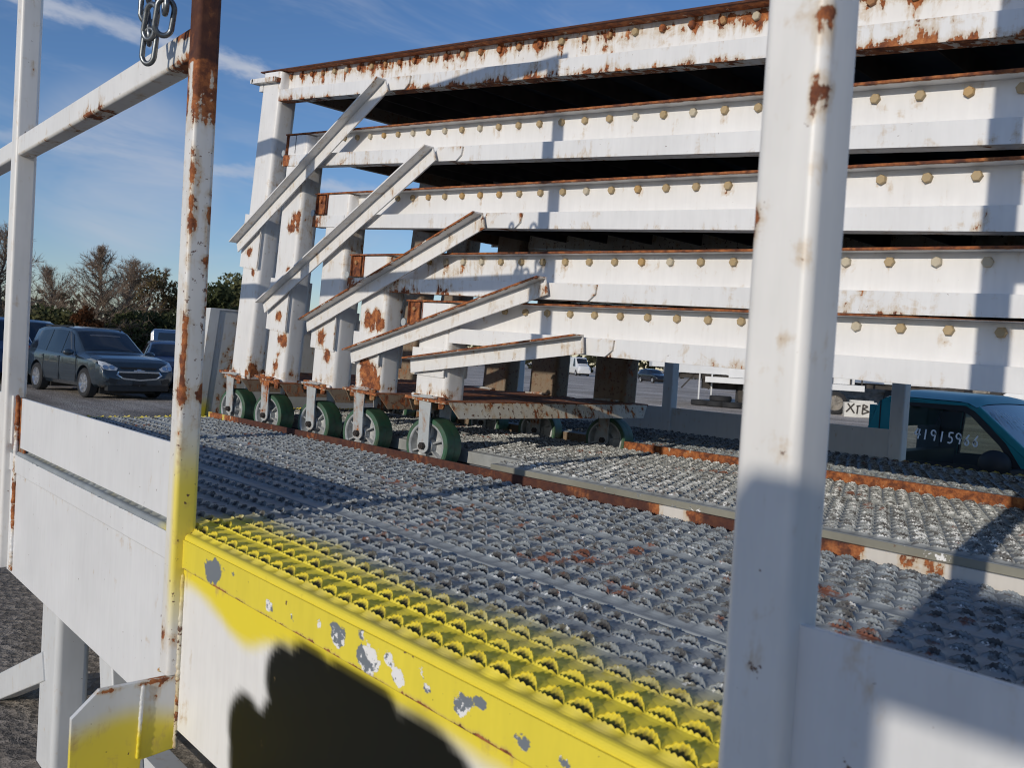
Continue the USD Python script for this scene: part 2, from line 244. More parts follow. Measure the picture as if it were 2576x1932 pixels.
WELD = plain('weld_bead', (.66, .60, .46), .4, var=.3, scale=60, bump=.4)

# ------------------------------------------------------------------ the lot
def ground_mesh():
    r = np.concatenate([np.linspace(0, 12, 30), np.geomspace(12.5, 900, 60)]); a = np.linspace(0, 2*PI, 96, endpoint=False)
    R, A = np.meshgrid(r, a, indexing='ij'); V = np.stack([R*np.cos(A), R*np.sin(A), 0*R], -1).reshape(-1, 3)
    V[:, 2] = GZ+.05*(fbm(V*[1, 1, 0], .35, 3)-.5)*np.clip(np.hypot(V[:, 0], V[:, 1])/8, 0, 1)*np.clip(60/np.maximum(np.hypot(V[:, 0], V[:, 1]), 1), 0, 1)
    nu, nv = len(r), len(a); i, j = np.meshgrid(np.arange(nu-1), np.arange(nv), indexing='ij'); i, j = i.ravel(), j.ravel()
    return V, np.stack([i*nv+j, (i+1)*nv+j, (i+1)*nv+(j+1) % nv, i*nv+(j+1) % nv], 1)
GRAVEL = usdkit.material(stage, '/World/Looks/gravel_lot', {'g': ('geometry', {}),
    'a': ('noise_texture', {'scale': .25, 'detail': 8.0, 'roughness': .62}), 'ms': ('mapping', {'scale': (.25, 1.6, 1), 'rotation': (0, 0, .35)}), 'b': ('noise_texture', {'scale': 1.0, 'detail': 7.0, 'roughness': .65}),
    'v': ('voronoi_texture', {'scale': 26.0}), 'f': ('noise_texture', {'scale': 55.0, 'detail': 4.0, 'roughness': .7}),
    'm': ('mix_float', {'fac': .5}), 'r': ('rgb_ramp', {'ramp': [(.3, (.12, .10, .082)), (.47, (.25, .215, .18)), (.6, (.40, .355, .305)), (.75, (.50, .455, .40))]}),
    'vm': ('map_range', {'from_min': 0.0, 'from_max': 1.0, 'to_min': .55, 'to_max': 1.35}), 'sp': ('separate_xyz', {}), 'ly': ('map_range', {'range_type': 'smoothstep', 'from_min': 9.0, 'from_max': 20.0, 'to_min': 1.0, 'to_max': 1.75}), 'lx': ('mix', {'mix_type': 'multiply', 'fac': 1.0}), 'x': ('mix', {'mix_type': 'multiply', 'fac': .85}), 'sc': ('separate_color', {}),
    'h': ('math', {'math_type': 'add'}), 'bu': ('bump', {'strength': .8, 'distance': .03}), 'p': ('principled_bsdf', {'roughness': .9, 'specular_ior_level': .2})},
    [('g.position', 'a.vector'), ('g.position', 'ms.vector'), ('ms.vector', 'b.vector'), ('g.position', 'v.vector'), ('g.position', 'f.vector'), ('a.fac', 'm.a'), ('b.fac', 'm.b'), ('m.result', 'r.fac'), ('v.color', 'sc.color'), ('sc.r', 'vm.value'), ('r.color', 'x.color1'), ('vm.result', 'x.color2'),
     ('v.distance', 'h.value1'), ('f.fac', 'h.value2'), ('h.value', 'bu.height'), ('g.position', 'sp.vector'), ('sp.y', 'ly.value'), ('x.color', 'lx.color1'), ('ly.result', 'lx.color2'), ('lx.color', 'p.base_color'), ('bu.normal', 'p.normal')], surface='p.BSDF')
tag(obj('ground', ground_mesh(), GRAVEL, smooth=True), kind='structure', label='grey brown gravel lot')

# ------------------------------------------------------------------ the trailer
XL, XR = -4.94, .62            # ends of the deck
trailer = thing('trailer', 'long white flatbed trailer with grip grating deck, yellow entry edge and guard posts', 'trailer')
def plank(x0, x1, y0, y1, z, pitch, rowp, H, per=14, flange=.03, yellow=None, wear=None, mat=GRATE, label=None, gap=.20, seed=0, first=None, round_front=0.0, fmat=None):
    """a length of safety grating: flat margins, rows of serrated lens-shaped openings, side flanges"""
    m = .012; n = max(1, round((y1-y0-2*m)/rowp)); b = (y1-y0-2*m)/n; A = pitch*.495; G = b*gap
    nu = max(2, int((x1-x0)/pitch*per)); X = np.linspace(x0, x1, nu); Y = y0+m+(np.arange(n)+.5)*b if first is None else y0+first+np.arange(n)*b
    r = np.random.default_rng(seed)
    def lip(j):
        ph = ((X-x0)/pitch+(.5 if j % 2 else 0)); s = (ph-np.floor(ph)-.5)*pitch/A; k = np.floor(ph).astype(int)
        var = .78+.4*r.random(k.max()-k.min()+1)[k-k.min()]
        s2 = np.clip(1-s*s, 0, 1)*((ph > .0) & (X > x0+.4*pitch) & (X < x1-.4*pitch))
        op = s2**.85; hi = s2**.72*var
        ser = np.abs(np.sin(s*PI*3.1+.3))*(s2 > .08)
        return op, hi, ser
    B = MB(); at = [] ; lips = []; pits = []
    lo_p, lo_z, lo_l, lo_s = np.full(nu, y0+m), np.full(nu, 0.0), np.zeros(nu), np.zeros(nu)
    rows = [lip(j) for j in range(n)]
    for j in range(n+1):
        if j < n:
            op, hi, ser = rows[j]; hp, hz, hl = Y[j]-G*op, H*hi*(.62+.0*ser)+.0024*ser*hi, hi*1.0
            hz = H*.80*hi; hs = .0042*ser*hi**.5
        else: hp, hz, hl, hs = np.full(nu, y1-m), np.zeros(nu), np.zeros(nu), np.zeros(nu)
        ts = (0, .05, .18, .5, .82, .95, 1.0); V = []; Lp = []
        for t in ts:
            e = abs(2*t-1)**2.2                      # lips curl up sharply, the saddle between them stays low
            near, far = (1-t)**2.0 if t < 1 else 0, t**2.0
            V.append(np.stack([X, lo_p+(hp-lo_p)*t, z+lo_z*near+hz*far+(lo_s if t == 0 else 0)+(hs if t == 1 else 0)], 1)); Lp.append(lo_l*((1-t)**3)+hl*t**3)
        V = np.stack(V, 1).reshape(-1, 3); B.add(V, grid_faces(nu, len(ts), flip=False)); lips.append(np.stack(Lp, 1).ravel()); pits.append(np.zeros(len(V)))
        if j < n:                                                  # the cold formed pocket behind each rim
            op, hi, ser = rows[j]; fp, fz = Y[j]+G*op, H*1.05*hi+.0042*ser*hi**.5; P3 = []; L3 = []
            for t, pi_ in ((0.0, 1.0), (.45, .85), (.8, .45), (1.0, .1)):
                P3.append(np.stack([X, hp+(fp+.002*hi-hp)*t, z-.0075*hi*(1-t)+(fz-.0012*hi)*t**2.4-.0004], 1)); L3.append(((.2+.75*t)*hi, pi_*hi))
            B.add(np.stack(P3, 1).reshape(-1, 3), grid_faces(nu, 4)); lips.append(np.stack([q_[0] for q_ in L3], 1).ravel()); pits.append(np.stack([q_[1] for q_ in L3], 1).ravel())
        if j < n: op, hi, ser = rows[j]; lo_p, lo_z, lo_l = Y[j]+G*op, H*1.05*hi, hi; lo_s = .0042*ser*hi**.5
    # margins and side flanges
    for ya, yb, sgn in ((y0, y0+m, 1), (y1-m, y1, -1)):
        q = max(2, int((x1-x0)/.05)); xs = np.linspace(x0, x1, q); rr = max(round_front, .004)
        if sgn > 0: sec = [(yb, z)]+[(y0+rr-rr*sin(a), z-rr+rr*cos(a)) for a in np.linspace(0, PI/2, 5)]+[(y0, z-flange)]
        else: sec = [(y1, z-flange)]+[(y1-rr+rr*cos(a), z-rr+rr*sin(a)) for a in np.linspace(0, PI/2, 5)]+[(ya, z)]
        sec = np.array(sec); V = np.stack([np.concatenate([[x]*len(sec) for x in xs]), np.tile(sec[:, 0], q), np.tile(sec[:, 1], q)], 1)
        B.add(V, grid_faces(q, len(sec), flip=True)); lips.append(np.zeros(len(V))); pits.append(np.zeros(len(V)))
    for xe, fl in ((x0, False), (x1, True)):                          # end caps
        V = [[xe, y0, z], [xe, y1, z], [xe, y1, z-flange], [xe, y0, z-flange]]; B.add(V, [(0, 1, 2, 3)] if fl else [(3, 2, 1, 0)]); lips.append(np.zeros(4)); pits.append(np.zeros(4))
    L = np.concatenate(lips); PT = np.concatenate(pits)
    return obj('deck_plank', B.out(), mat, trailer, smooth=False, label=label, lip=lambda v: L, pit=lambda v: PT, dust=(lambda v: .75*np.exp(-((v[:, 1]-.793)/.008)**2)*np.clip(1.5*fbm(v, 14, 6)-.25, 0, 1)) if first else 0.0, yellow=yellow or 0.0, wear=wear or 0.0)
def yel_front(v):
    w = .018*(fbm(v, 9, 5)-.5)*2+.01*(fbm(v, 40, 2)-.5)
    on = sstep(-2.12, -1.98, v[:, 0])*(1-sstep(-.5, -.42, v[:, 0]))
    return np.clip(np.maximum(on*(1-sstep(.875, 1.05, v[:, 1]+w*2.2)), 1-sstep(XL+.03, XL+.10, v[:, 0]+w)), 0, 1)
def yel_end(v): return 1-sstep(XL+.03, XL+.10, v[:, 0]+.02*fbm(v, 20, 3))
def wear_mid(v): return .07*np.exp(-((v[:, 1]-1.5)/.25)**2)*sstep(-2.8, -1.6, v[:, 0])+.08*np.exp(-((v[:, 1]-1.68)/.03)**2)
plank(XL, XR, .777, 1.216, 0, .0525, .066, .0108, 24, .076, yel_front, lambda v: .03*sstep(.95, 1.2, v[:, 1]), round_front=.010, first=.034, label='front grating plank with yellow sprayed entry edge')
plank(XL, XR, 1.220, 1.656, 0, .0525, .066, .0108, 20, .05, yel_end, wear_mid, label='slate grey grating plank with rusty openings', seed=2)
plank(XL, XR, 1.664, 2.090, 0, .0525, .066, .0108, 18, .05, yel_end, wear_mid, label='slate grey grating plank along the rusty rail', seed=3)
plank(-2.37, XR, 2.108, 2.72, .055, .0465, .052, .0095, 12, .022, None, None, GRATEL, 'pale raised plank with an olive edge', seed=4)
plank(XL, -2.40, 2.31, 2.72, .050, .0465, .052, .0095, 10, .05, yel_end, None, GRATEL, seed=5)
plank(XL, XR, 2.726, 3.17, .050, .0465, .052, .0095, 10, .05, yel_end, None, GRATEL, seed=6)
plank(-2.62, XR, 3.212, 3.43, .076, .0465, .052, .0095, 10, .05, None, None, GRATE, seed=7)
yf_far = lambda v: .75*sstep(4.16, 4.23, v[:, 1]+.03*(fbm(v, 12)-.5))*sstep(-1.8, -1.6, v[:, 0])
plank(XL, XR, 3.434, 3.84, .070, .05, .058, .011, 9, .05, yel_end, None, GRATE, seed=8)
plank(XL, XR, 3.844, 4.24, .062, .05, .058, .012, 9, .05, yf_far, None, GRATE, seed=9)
obj('plank_edge', box(-2.37, XR, 2.1045, 2.1075, .034, .054, .02), OLIVE, trailer, chip=lambda v: .16, label='olive edge of the pale raised plank')
obj('subframe', box(XL, XR, .80, 4.22, -.30, -.10), UNDER, trailer)
obj('subframe_lip', join(box(XL, XR, .80, 2.08, -.098, -.07), box(XL, XR, 3.45, 4.2, -.06, -.03)), UNDER, trailer)
# track rails and track floors
def rail_wear(v): return .30-.75*np.exp(-((v[:, 0]+1.52)/.07)**2)*(v[:, 2] > -.01)*(v[:, 1] < 2.2)-.62*sstep(-.99, -.90, v[:, 0]+.08*(fbm(v, 12)-.5))*(v[:, 1] < 2.2)-.5*sstep(-4.5, -4.75, v[:, 0])+.12*np.sin(v[:, 0]*14.0)
rail_y = lambda v: 1-sstep(-4.72, -4.55, v[:, 0]+.1*fbm(v, 15))
obj('track_rail', box(XL, XR, 2.094, 2.106, -.05, .033, .03), RUST, trailer, wear=rail_wear, yellow=rail_y, label='rusty front rail with a few scraps of white paint')
obj('track_rail', box(XL, -2.625, 3.196, 3.208, -.05, .036, .03), RUST, trailer, wear=rail_wear)
obj('track_rail', box(-2.62, XR, 3.186, 3.206, -.05, .088, .02), RUST, trailer, wear=lambda v: -.06+.2*(fbm(v, 5, 9)-.5), label='rusty orange raised rear rail')
obj('track_curb', box(XL, -2.63, 3.422, 3.431, -.05, .066, .05), RUSTB, trailer)
obj('track_floor', box(XL, XR, 2.106, 2.306, -.07, -.05), RUSTB, trailer)
obj('track_floor', box(XL, XR, 3.208, 3.43, -.07, -.05), RUSTB, trailer)
obj('plank_bearer', box(XL, XR, 2.33, 3.16, -.03, -.0), UNDER, trailer)
# skirts and toe boards on the near side
def black_spray(v):                            # a patch of black overspray with a lobed outline
    X, Z = v[:, 0], v[:, 2]; d = np.full(len(v), 9.0)
    for cx, cz, r in ((-1.33, -.22, .135), (-1.43, -.19, .075), (-1.18, -.27, .20), (-1.575, -.345, .085), (-1.52, -.40, .13), (-1.0, -.34, .24), (-.75, -.42, .26), (-1.3, -.4, .25)):
        d = np.minimum(d, np.hypot(X-cx, Z-cz)-r)
    return .998*(1-sstep(-.014, .016, d+.010*(fbm(v, 22, 4)-.5)))*(1-.9*sstep(-.098, -.082, Z))
def yel_skirt(v):
    X, Z = v[:, 0], v[:, 2]; low = -.115-.05*np.exp(-((X+1.62)/.13)**2)+.03*(fbm(v, 7, 8)-.5)
    return sstep(-2.03, -1.98, X)*(1-sstep(-.52, -.45, X))*sstep(-.022, .022, Z-low)
skirt_wear = lambda v: .10*np.exp(-((v[:, 2]+.085)/.012)**2)+.10*(np.abs(v[:, 0]+1.89) < .03)
obj('skirt_plate', box(XL, -2.0, .779, .789, -.462, -.083, .05), BOARD, trailer, wear=lambda v: -.02+.10*np.exp(-((v[:, 2]+.09)/.012)**2))
obj('skirt_plate', box(-1.998, XR, .779, .789, -.462, -.083, .012), SKIRT, trailer, wear=skirt_wear, yellow=yel_skirt, black=black_spray, label='white skirt plate with yellow and black overspray')
YC = [(-1.74, -.045, .05, .34), (-1.40, -.05, .03, .27), (-.86, -.03, .020, .25), (-.70, -.05, .028, .27), (-1.58, -.062, .02, .24), (-1.781, -.05, .05, .3), (-1.698, -.036, .03, .25), (-1.661, -.033, .02, .25), (-1.495, -.057, .025, .26), (-1.52, -.085, .02, .22), (-1.304, -.037, .03, .26), (-1.243, -.045, .045, .3), (-1.148, -.055, .045, .3), (-1.084, -.04, .025, .26), (-1.062, -.055, .03, .28), (-1.005, -.025, .022, .25), (-.983, -.049, .03, .25), (-1.166, -.019, .02, .22), (-.9, -.045, .04, .27), (-.78, -.05, .03, .24)]
def chips_y(v):
    c = np.full(len(v), -.05)
    for x, z, r, s in YC: c = np.maximum(c, (s*1.35+.05)*np.exp(-((v[:, 0]-x)**2+1.4*(v[:, 2]-z)**2)/(r*r*.8)))
    return c
def edge_plate(x0, x1, m, **k): return obj('edge_plate', box(x0, x1, .7735, .7765, -.079, -.013, .011), m, trailer, **k)
edge_plate(-2.0, -.42, YELLOW, chip=chips_y, grey=lambda v: .3*(1-sstep(-1.66, -1.60, v[:, 0]))+.05*sstep(-1.0, -.9, v[:, 0]), label='yellow painted step edge with flaked patches', wear=lambda v: .20*np.exp(-((v[:, 2]+.079)/.005)**2))
edge_plate(XL, -2.003, BOARD, wear=lambda v: .06*(v[:, 2] > -.02), chip=lambda v: .30*(v[:, 2] > -.020)+.12*(v[:, 2] < -.070))
obj('toe_board', box(-3.47, -2.02, .772, .780, .021, .204, .04), BOARD, trailer, wear=lambda v: -.01+.12*np.exp(-((v[:, 2]-.2)/.02)**2)*np.exp(-((v[:, 0]+2.95)/.25)**2), label='white toe board left of the entry')
obj('toe_board', box(-.402, XR, .772, .780, .021, .208, .04), BOARD, trailer, label='white toe board right of the entry', wear=lambda v: .1*np.exp(-((v[:, 0]+.34)/.03)**2))
obj('toe_board', box(XL, -3.60, .772, .780, .021, .204, .06), POSTW, trailer)
# posts
def rusty_post(v):
    X, Y, Z = v.T; corner = np.exp(-(((X+1.930)/.012)**2+((Y-.752)/.012)**2)); far = np.exp(-(((X+1.930)/.010)**2+((Y-.800)/.014)**2))
    w = .02+.24*corner*(.45+.55*np.sin(Z*9+1)**2)*sstep(.05, .35, Z)+.20*far*sstep(.1, .4, Z)*(.4+.6*np.sin(Z*7)**2)
    w += sstep(1.085, 1.105, Z+.012*(fbm(v, 30)-.5))*.52
    w += .20*np.exp(-((1.09-Z)/.16)**2)*(Z < 1.09)*(.3+.7*(np.sin(Y*190+X*160) > .35))*.9
    w += .12*np.exp(-((Z-.33)/.03)**2)+.14*np.exp(-((Z+.24)/.03)**2)
    return w
def post_yel(v): return np.clip(sstep(-.27, -.06, v[:, 2]+.04*(fbm(v, 20)-.5))*(1-sstep(.10, .27, v[:, 2]+.06*(fbm(v, 16, 3)-.5)))*(.10+.90*sstep(-1.955, -1.932, v[:, 0])), 0, 1)*.92
obj('guard_post', bar((-1.957, .777, -.33), (-1.957, .777, 1.99), (1, 0, 0), .054, .054, .010, .012), POSTR, trailer, smooth=40, wear=rusty_post, yellow=post_yel, label='white guard post with rusted upper end beside the yellow entry edge')
def right_wear(v):
    X, Y, Z = v.T; w = np.full(len(v), .0)
    for z, x, r, s in ((.80, -.405, .035, .26), (.72, -.408, .03, .3), (.655, -.404, .02, .2), (.60, -.47, .03, .22), (.57, -.41, .016, .2), (.51, -.47, .03, .24), (.49, -.415, .014, .22), (.44, -.42, .013, .22), (.385, -.42, .016, .26), (.318, -.425, .022, .28), (.21, -.44, .02, .26), (.16, -.435, .03, .3), (.45, -.47, .02, .2), (.78, -.47, .05, .18)):
        w = np.maximum(w, s*.84*np.exp(-((Z-z)/r)**2-((X-x)/.011)**2)*(Y < .77))
    w += .10*np.exp(-((Z-.47)/.02)**2-((X+.40)/.015)**2)
    return w
obj('guard_post', bar((-.434, .779, -.40), (-.434, .779, 1.99), (1, 0, 0), .069, .068, .012, .018), POSTW, trailer, smooth=40, wear=right_wear, label='thick white guard post nearest the camera')
obj('guard_post', bar((-3.665, .786, -.455), (-3.665, .786, 1.99), (1, 0, 0), .078, .074, .012, .05), POSTW, trailer, smooth=40, label='white guard post at the far left', wear=lambda v: .02+.22*np.exp(-((v[:, 2]-.1)/.12)**2)*(v[:, 0] > -3.64)*(v[:, 1] > .80))
rail_w = lambda v: .02+.38*np.exp(-((v[:, 0]+2.0)/.10)**2)*((v[:, 2] > 1.155)+.7*(np.abs(v[:, 2]-1.108) < .012))+.14*np.exp(-((v[:, 0]+2.75)/.12)**2)*np.exp(-((v[:, 2]-1.12)/.02)**2)+.10*(v[:, 2] < 1.118)*(v[:, 2] > 1.100)*np.sin(v[:, 0]*11)**2
obj('guard_rail', bar((-3.63, .787, 1.146), (-1.985, .787, 1.146), (0, 0, 1), .074, .060, .010, .02), POSTW, trailer, smooth=40, wear=rail_w, label='white hand rail with rust near the rusted post')
obj('guard_rail', bar((-5.0, .787, 1.146), (-3.70, .787, 1.146), (0, 0, 1), .074, .060, .010, .06), POSTW, trailer, smooth=40)
obj('guard_rail', bar((-5.0, .787, 1.955), (-1.985, .787, 1.955), (0, 0, 1), .074, .060, .010, .2), POSTW, trailer, smooth=40)
obj('guard_rail', bar((-.40, .787, 1.146), (XR, .787, 1.146), (0, 0, 1), .074, .060, .010, .2), POSTW, trailer, smooth=40)
for x in (-1.763, -3.17, -4.56):
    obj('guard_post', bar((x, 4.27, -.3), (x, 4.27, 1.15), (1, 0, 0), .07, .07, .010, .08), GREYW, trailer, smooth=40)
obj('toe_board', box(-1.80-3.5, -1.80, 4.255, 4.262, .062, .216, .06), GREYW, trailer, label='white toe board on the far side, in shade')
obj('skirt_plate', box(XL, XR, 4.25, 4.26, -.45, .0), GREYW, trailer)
# end stop, gusset, legs and braces
es = box(-5.29, -5.15, 2.10, 2.16, -.04, .66, .04); es2 = box(-5.165, -5.155, 2.16, 3.3, -.04, .66, .04); es3 = box(-5.29, -5.15, 2.16, 3.3, .65, .66, .04)
def lean(m): v, f = m; v = v.copy(); v[:, 0] += .155*(v[:, 2]/.66); return v, f
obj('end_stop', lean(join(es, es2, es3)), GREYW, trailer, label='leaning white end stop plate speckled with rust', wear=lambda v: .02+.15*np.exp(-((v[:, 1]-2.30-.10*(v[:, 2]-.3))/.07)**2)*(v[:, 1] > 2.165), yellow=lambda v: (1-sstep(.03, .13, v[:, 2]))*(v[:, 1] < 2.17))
gus = Polygon([(.55, -.62), (.55, -.382), (.605, -.33), (.774, -.332), (.774, -.505), (.70, -.512), (.69, -.62)])
g = extrude(gus, .014); g = (np.stack([g[0][:, 2]-1.944, g[0][:, 0], g[0][:, 1]], 1), g[1])
g = trimesh.Trimesh(*g, process=False).subdivide().subdivide().subdivide().subdivide(); g = (np.asarray(g.vertices), np.asarray(g.faces))
obj('step_bracket', g, GREYW, trailer, label='chamfered bracket plate below the rusted post, sprayed yellow', yellow=lambda v: .95*(1-sstep(-.45, -.385, v[:, 2]+.03*(fbm(v, 9)-.5)-.02*np.cos((v[:, 1]-.66)*16))), wear=lambda v: .03+.12*np.exp(-((v[:, 2]+.336)/.006)**2))
def bead(p0, p1, r, n=26, seed=1):
    rr = np.random.default_rng(seed); b = MB(); s = trimesh.creation.icosphere(1, 1.0)
    for k in range(n):
        c = np.asarray(p0)+(np.asarray(p1)-np.asarray(p0))*k/(n-1)+rr.normal(0, r*.10, 3); b.add(s.vertices*r*(.88+.2*rr.random())*np.where(np.abs(np.asarray(p1)-np.asarray(p0)) > .1, 1.5, 1.0)+c, s.faces)
    return b.out()
obj('weld_bead', bead((-1.928, .697, -.345), (-1.928, .692, -.50), .0044, 44), GREYW, trailer, smooth=True, yellow=lambda v: 1-sstep(-.46, -.41, v[:, 2]))
obj('weld_bead', bead((-1.930, .777, -.10), (-1.930, .776, -.33), .0056, 60, 2), CREAM, trailer, smooth=True, yellow=lambda v: .6*sstep(-.20, -.12, v[:, 2])+.1, wear=.05)
obj('weld_bead', bead((-1.931, .777, -.34), (-1.931, .777, -.50), .0056, 44, 3), CREAM, trailer, smooth=True, yellow=.2, wear=.06)
obj('weld_bead', bead((-1.98, .752, -.331), (-1.932, .80, -.331), .0056, 18, 4), CREAM, trailer, smooth=True, yellow=.3, wear=.12)
obj('weld_bead', bead((-3.55+.0, .776, .20), (-3.55, .776, -.44), .0085, 60, 5), WHITE, trailer, smooth=True, wear=lambda v: .10+.18*np.sin(v[:, 2]*9)**2)
obj('filler_strip', box(-3.63, -3.465, .784, .790, -.46, .2, .04), RUSTB, trailer, wear=.1)
plv = (-1.944, -1.80, .56, .70); st = box(plv[0]+.02, -1.80, .53, .72, -.62, -.545)
obj('step_tread', st, YELLOW, trailer, label='yellow step below the entry bracket', wear=.12, chip=.1)
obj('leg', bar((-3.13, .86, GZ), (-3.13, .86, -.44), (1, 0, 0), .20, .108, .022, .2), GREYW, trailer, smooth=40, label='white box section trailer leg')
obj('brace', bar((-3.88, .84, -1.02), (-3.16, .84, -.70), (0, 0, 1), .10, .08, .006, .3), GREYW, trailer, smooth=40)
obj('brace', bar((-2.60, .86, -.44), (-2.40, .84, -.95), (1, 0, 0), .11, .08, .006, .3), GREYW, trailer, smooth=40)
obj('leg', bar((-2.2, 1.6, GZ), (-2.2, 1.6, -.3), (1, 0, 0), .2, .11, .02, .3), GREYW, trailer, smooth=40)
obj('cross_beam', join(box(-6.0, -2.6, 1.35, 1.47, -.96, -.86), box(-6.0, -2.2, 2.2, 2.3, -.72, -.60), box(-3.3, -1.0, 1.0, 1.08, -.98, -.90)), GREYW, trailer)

# ------------------------------------------------------------------ chain hanging at the rail
chain = thing('chain', 'zinc plated chain hanging in loops over the white hand rail by the rusted post', 'chain', (-2.08, .745, 1.10))
def link(c, tilt, L=.062, W=.036, r=.0052, yawl=0.0, pit=0.0):
    c = np.asarray(c, float); n = 28; a = np.linspace(0, 2*PI, n, endpoint=False); h = (L-W)/2
    P = np.stack([W/2*np.cos(a)*.82, 0*a, W/2*np.sin(a)+np.where(np.sin(a) >= 0, h, -h)], 1)
    M = rot((0, 1, 0), tilt)@rot((0, 0, 1), yawl)@rot((1, 0, 0), pit)
    P = P@M[:3, :3].T+c; Tn = np.roll(P, -1, 0)-np.roll(P, 1, 0); Tn /= np.linalg.norm(Tn, axis=1)[:, None]; ref = M[:3, :3]@np.array([0, 1, 0.0])
    b1 = np.cross(Tn, ref); b1 /= np.linalg.norm(b1, axis=1)[:, None]; b2 = np.cross(Tn, b1); k = 8; q = np.linspace(0, 2*PI, k, endpoint=False)
    V = (P[:, None]+r*(np.cos(q)[None, :, None]*b1[:, None]+np.sin(q)[None, :, None]*b2[:, None])).reshape(-1, 3)
    return V, np.array([(i*k+j, ((i+1) % n)*k+j, ((i+1) % n)*k+(j+1) % k, i*k+(j+1) % k) for i in range(n) for j in range(k)])
O = np.array([-2.08, .745, 1.10])
for c, t, yw in (((-2.086, .70, 1.140), .18, .5), ((-2.103, .703, 1.183), -.28, -.3), ((-2.071, .695, 1.186), .35, .4), ((-2.002, .700, 1.180), .30, 1.2), ((-2.097, .700, 1.228), .05, 1.0), ((-2.0, .700, 1.222), -.05, -.2), ((-2.10, .70, 1.272), 0, -.4), ((-1.995, .70, 1.266), 0, 1.1), ((-2.10, .70, 1.316), 0, 1.1), ((-1.995, .70, 1.31), 0, -.3)):
    obj('link', link((np.array(c)-[-2.05, 0, 1.10])*[1.1, 1, 1.12]+[-2.055, 0, 1.098]-O, t, .080, .045, .0064, yw), CHAIN, chain, smooth=True)

# ------------------------------------------------------------------ the five nested rolling platforms
PF = 2.16                                     # front face of columns and lower bars
UN = [dict(th=8.2, lip=(-4.598, 2.011), xc=-4.735, col=-4.708, hub=-4.759, collar=(.90, 1.21), br=((-4.726, .986), (-3.25, 1.632)), lab='tallest rolling platform, farthest left, its top beam heavily rusted along the bolts'),
      dict(th=6.5, lip=(-4.252, 1.602), xc=-4.27, col=-4.276, hub=-4.31, collar=(.535, .82), br=((-4.350, .630), (-2.860, 1.269)), lab='second tallest rolling platform, nested just under the rusty topmost one'),
      dict(th=4.5, lip=(-3.899, 1.245), xc=-3.782, col=-3.755, hub=-3.806, collar=(.448, .648), br=((-3.865, .533), (-2.519, .958)), lab='middle rolling platform of the five nested ones'),
      dict(th=2.6, lip=(-3.535, .9145), xc=-3.34, col=-3.346, hub=-3.364, collar=(.385, .54), br=((-3.432, .392), (-2.149, .693)), lab='second lowest rolling platform, large orange rust patches on its column'),
      dict(th=1.77, lip=(-3.044, .690), xc=-2.827, col=-2.858, hub=-2.85, collar=(.362, .48), br=((-2.952, .371), (-1.957, .487)), lab='lowest rolling platform, nearest on the right with the fullest view of its casters')]
BLOBS = [(-4.624, .981, 45), (-4.579, .864, 30), (-4.416, .942, 22), (-4.105, 1.137, 50), (-4.14, 1.09, 40), (-4.151, .855, 40), (-4.231, .612, 45), (-4.189, .49, 55), (-4.246, .351, 40), (-4.225, .40, 30), (-3.758, .506, 55), (-3.712, .419, 40), (-3.336, .597, 60), (-3.285, .62, 50), (-3.262, .575, 40), (-3.312, .34, 95), (-3.34, .38, 60), (-3.144, .603, 45), (-3.16, .5, 40), (-3.14, .36, 30)]
def hexbolt(r=.0140, h=.0125, washer=False):
    b = MB(); a = np.linspace(0, 2*PI, 6, endpoint=False)
    R = [(r, 0), (r, h*.75), (r*.86, h)]
    V = np.concatenate([np.stack([q*np.cos(a), np.full(6, -y), q*np.sin(a)], 1) for q, y in R]); F = [(k*6+i, k*6+(i+1) % 6, (k+1)*6+(i+1) % 6, (k+1)*6+i) for k in range(2) for i in range(6)]
    b.add(V, np.array(F)[:, ::-1]); b.add(np.vstack([V[12:], V[12:].mean(0)]), [(6, (i+1) % 6, i) for i in range(6)])
    if washer: b.add(*revolve([(.0, -.0022), (r*1.22, -.0022), (r*1.25, 0)], 14))
    return b.out()
HB = hexbolt()
# caster pieces, wheel axis along y, near face at -y
tyre = revolve([(.099, -.050), (.111, -.050), (.117, -.045), (.1185, -.036), (.1185, -.003), (.1175, 0), (.1185, .003), (.1185, .036), (.117, .045), (.111, .050), (.099, .050)], 56)
core = revolve([(.012, -.050), (.030, -.050), (.034, -.046), (.036, -.020), (.060, -.014), (.082, -.016), (.088, -.046), (.0915, -.0495), (.099, -.0495), (.099, .0495), (.0915, .0495), (.088, .046), (.082, .016), (.060, .014), (.036, .020), (.034, .046), (.030, .05), (.012, .05)], 56)
spokes = [move(box(-.0035, .0035, -.040, .040, .030, .090), rot((0, 1, 0), k*PI/3)) for k in range(6)]
core = join(core, *spokes)
fork_leg = Polygon([(-.036, .215), (.036, .215), (.030, .12), (.030, .0)]+[(.030*cos(a), .030*sin(a)) for a in np.linspace(0, -PI, 9)]+[(-.030, .12)])
fl = extrude(fork_leg, .007); fl = (np.stack([fl[0][:, 0], fl[0][:, 2], fl[0][:, 1]], 1), fl[1][:, ::-1])
fork = join(move(fl, tm(0, -.069, 0)), move(fl, tm(0, .062, 0)), box(-.05, .05, -.07, .07, .19, .203))
fork2 = join(fork, box(-.07, .07, -.078, .078, .2035, .2115))
axle = join(move(HB, np.diag([1.15, 1.3, 1.15, 1])@np.eye(4)), revolve([(.0, -.019), (.007, -.019), (.008, -.012)], 12))
axle = move(axle, tm(0, -.069, 0))
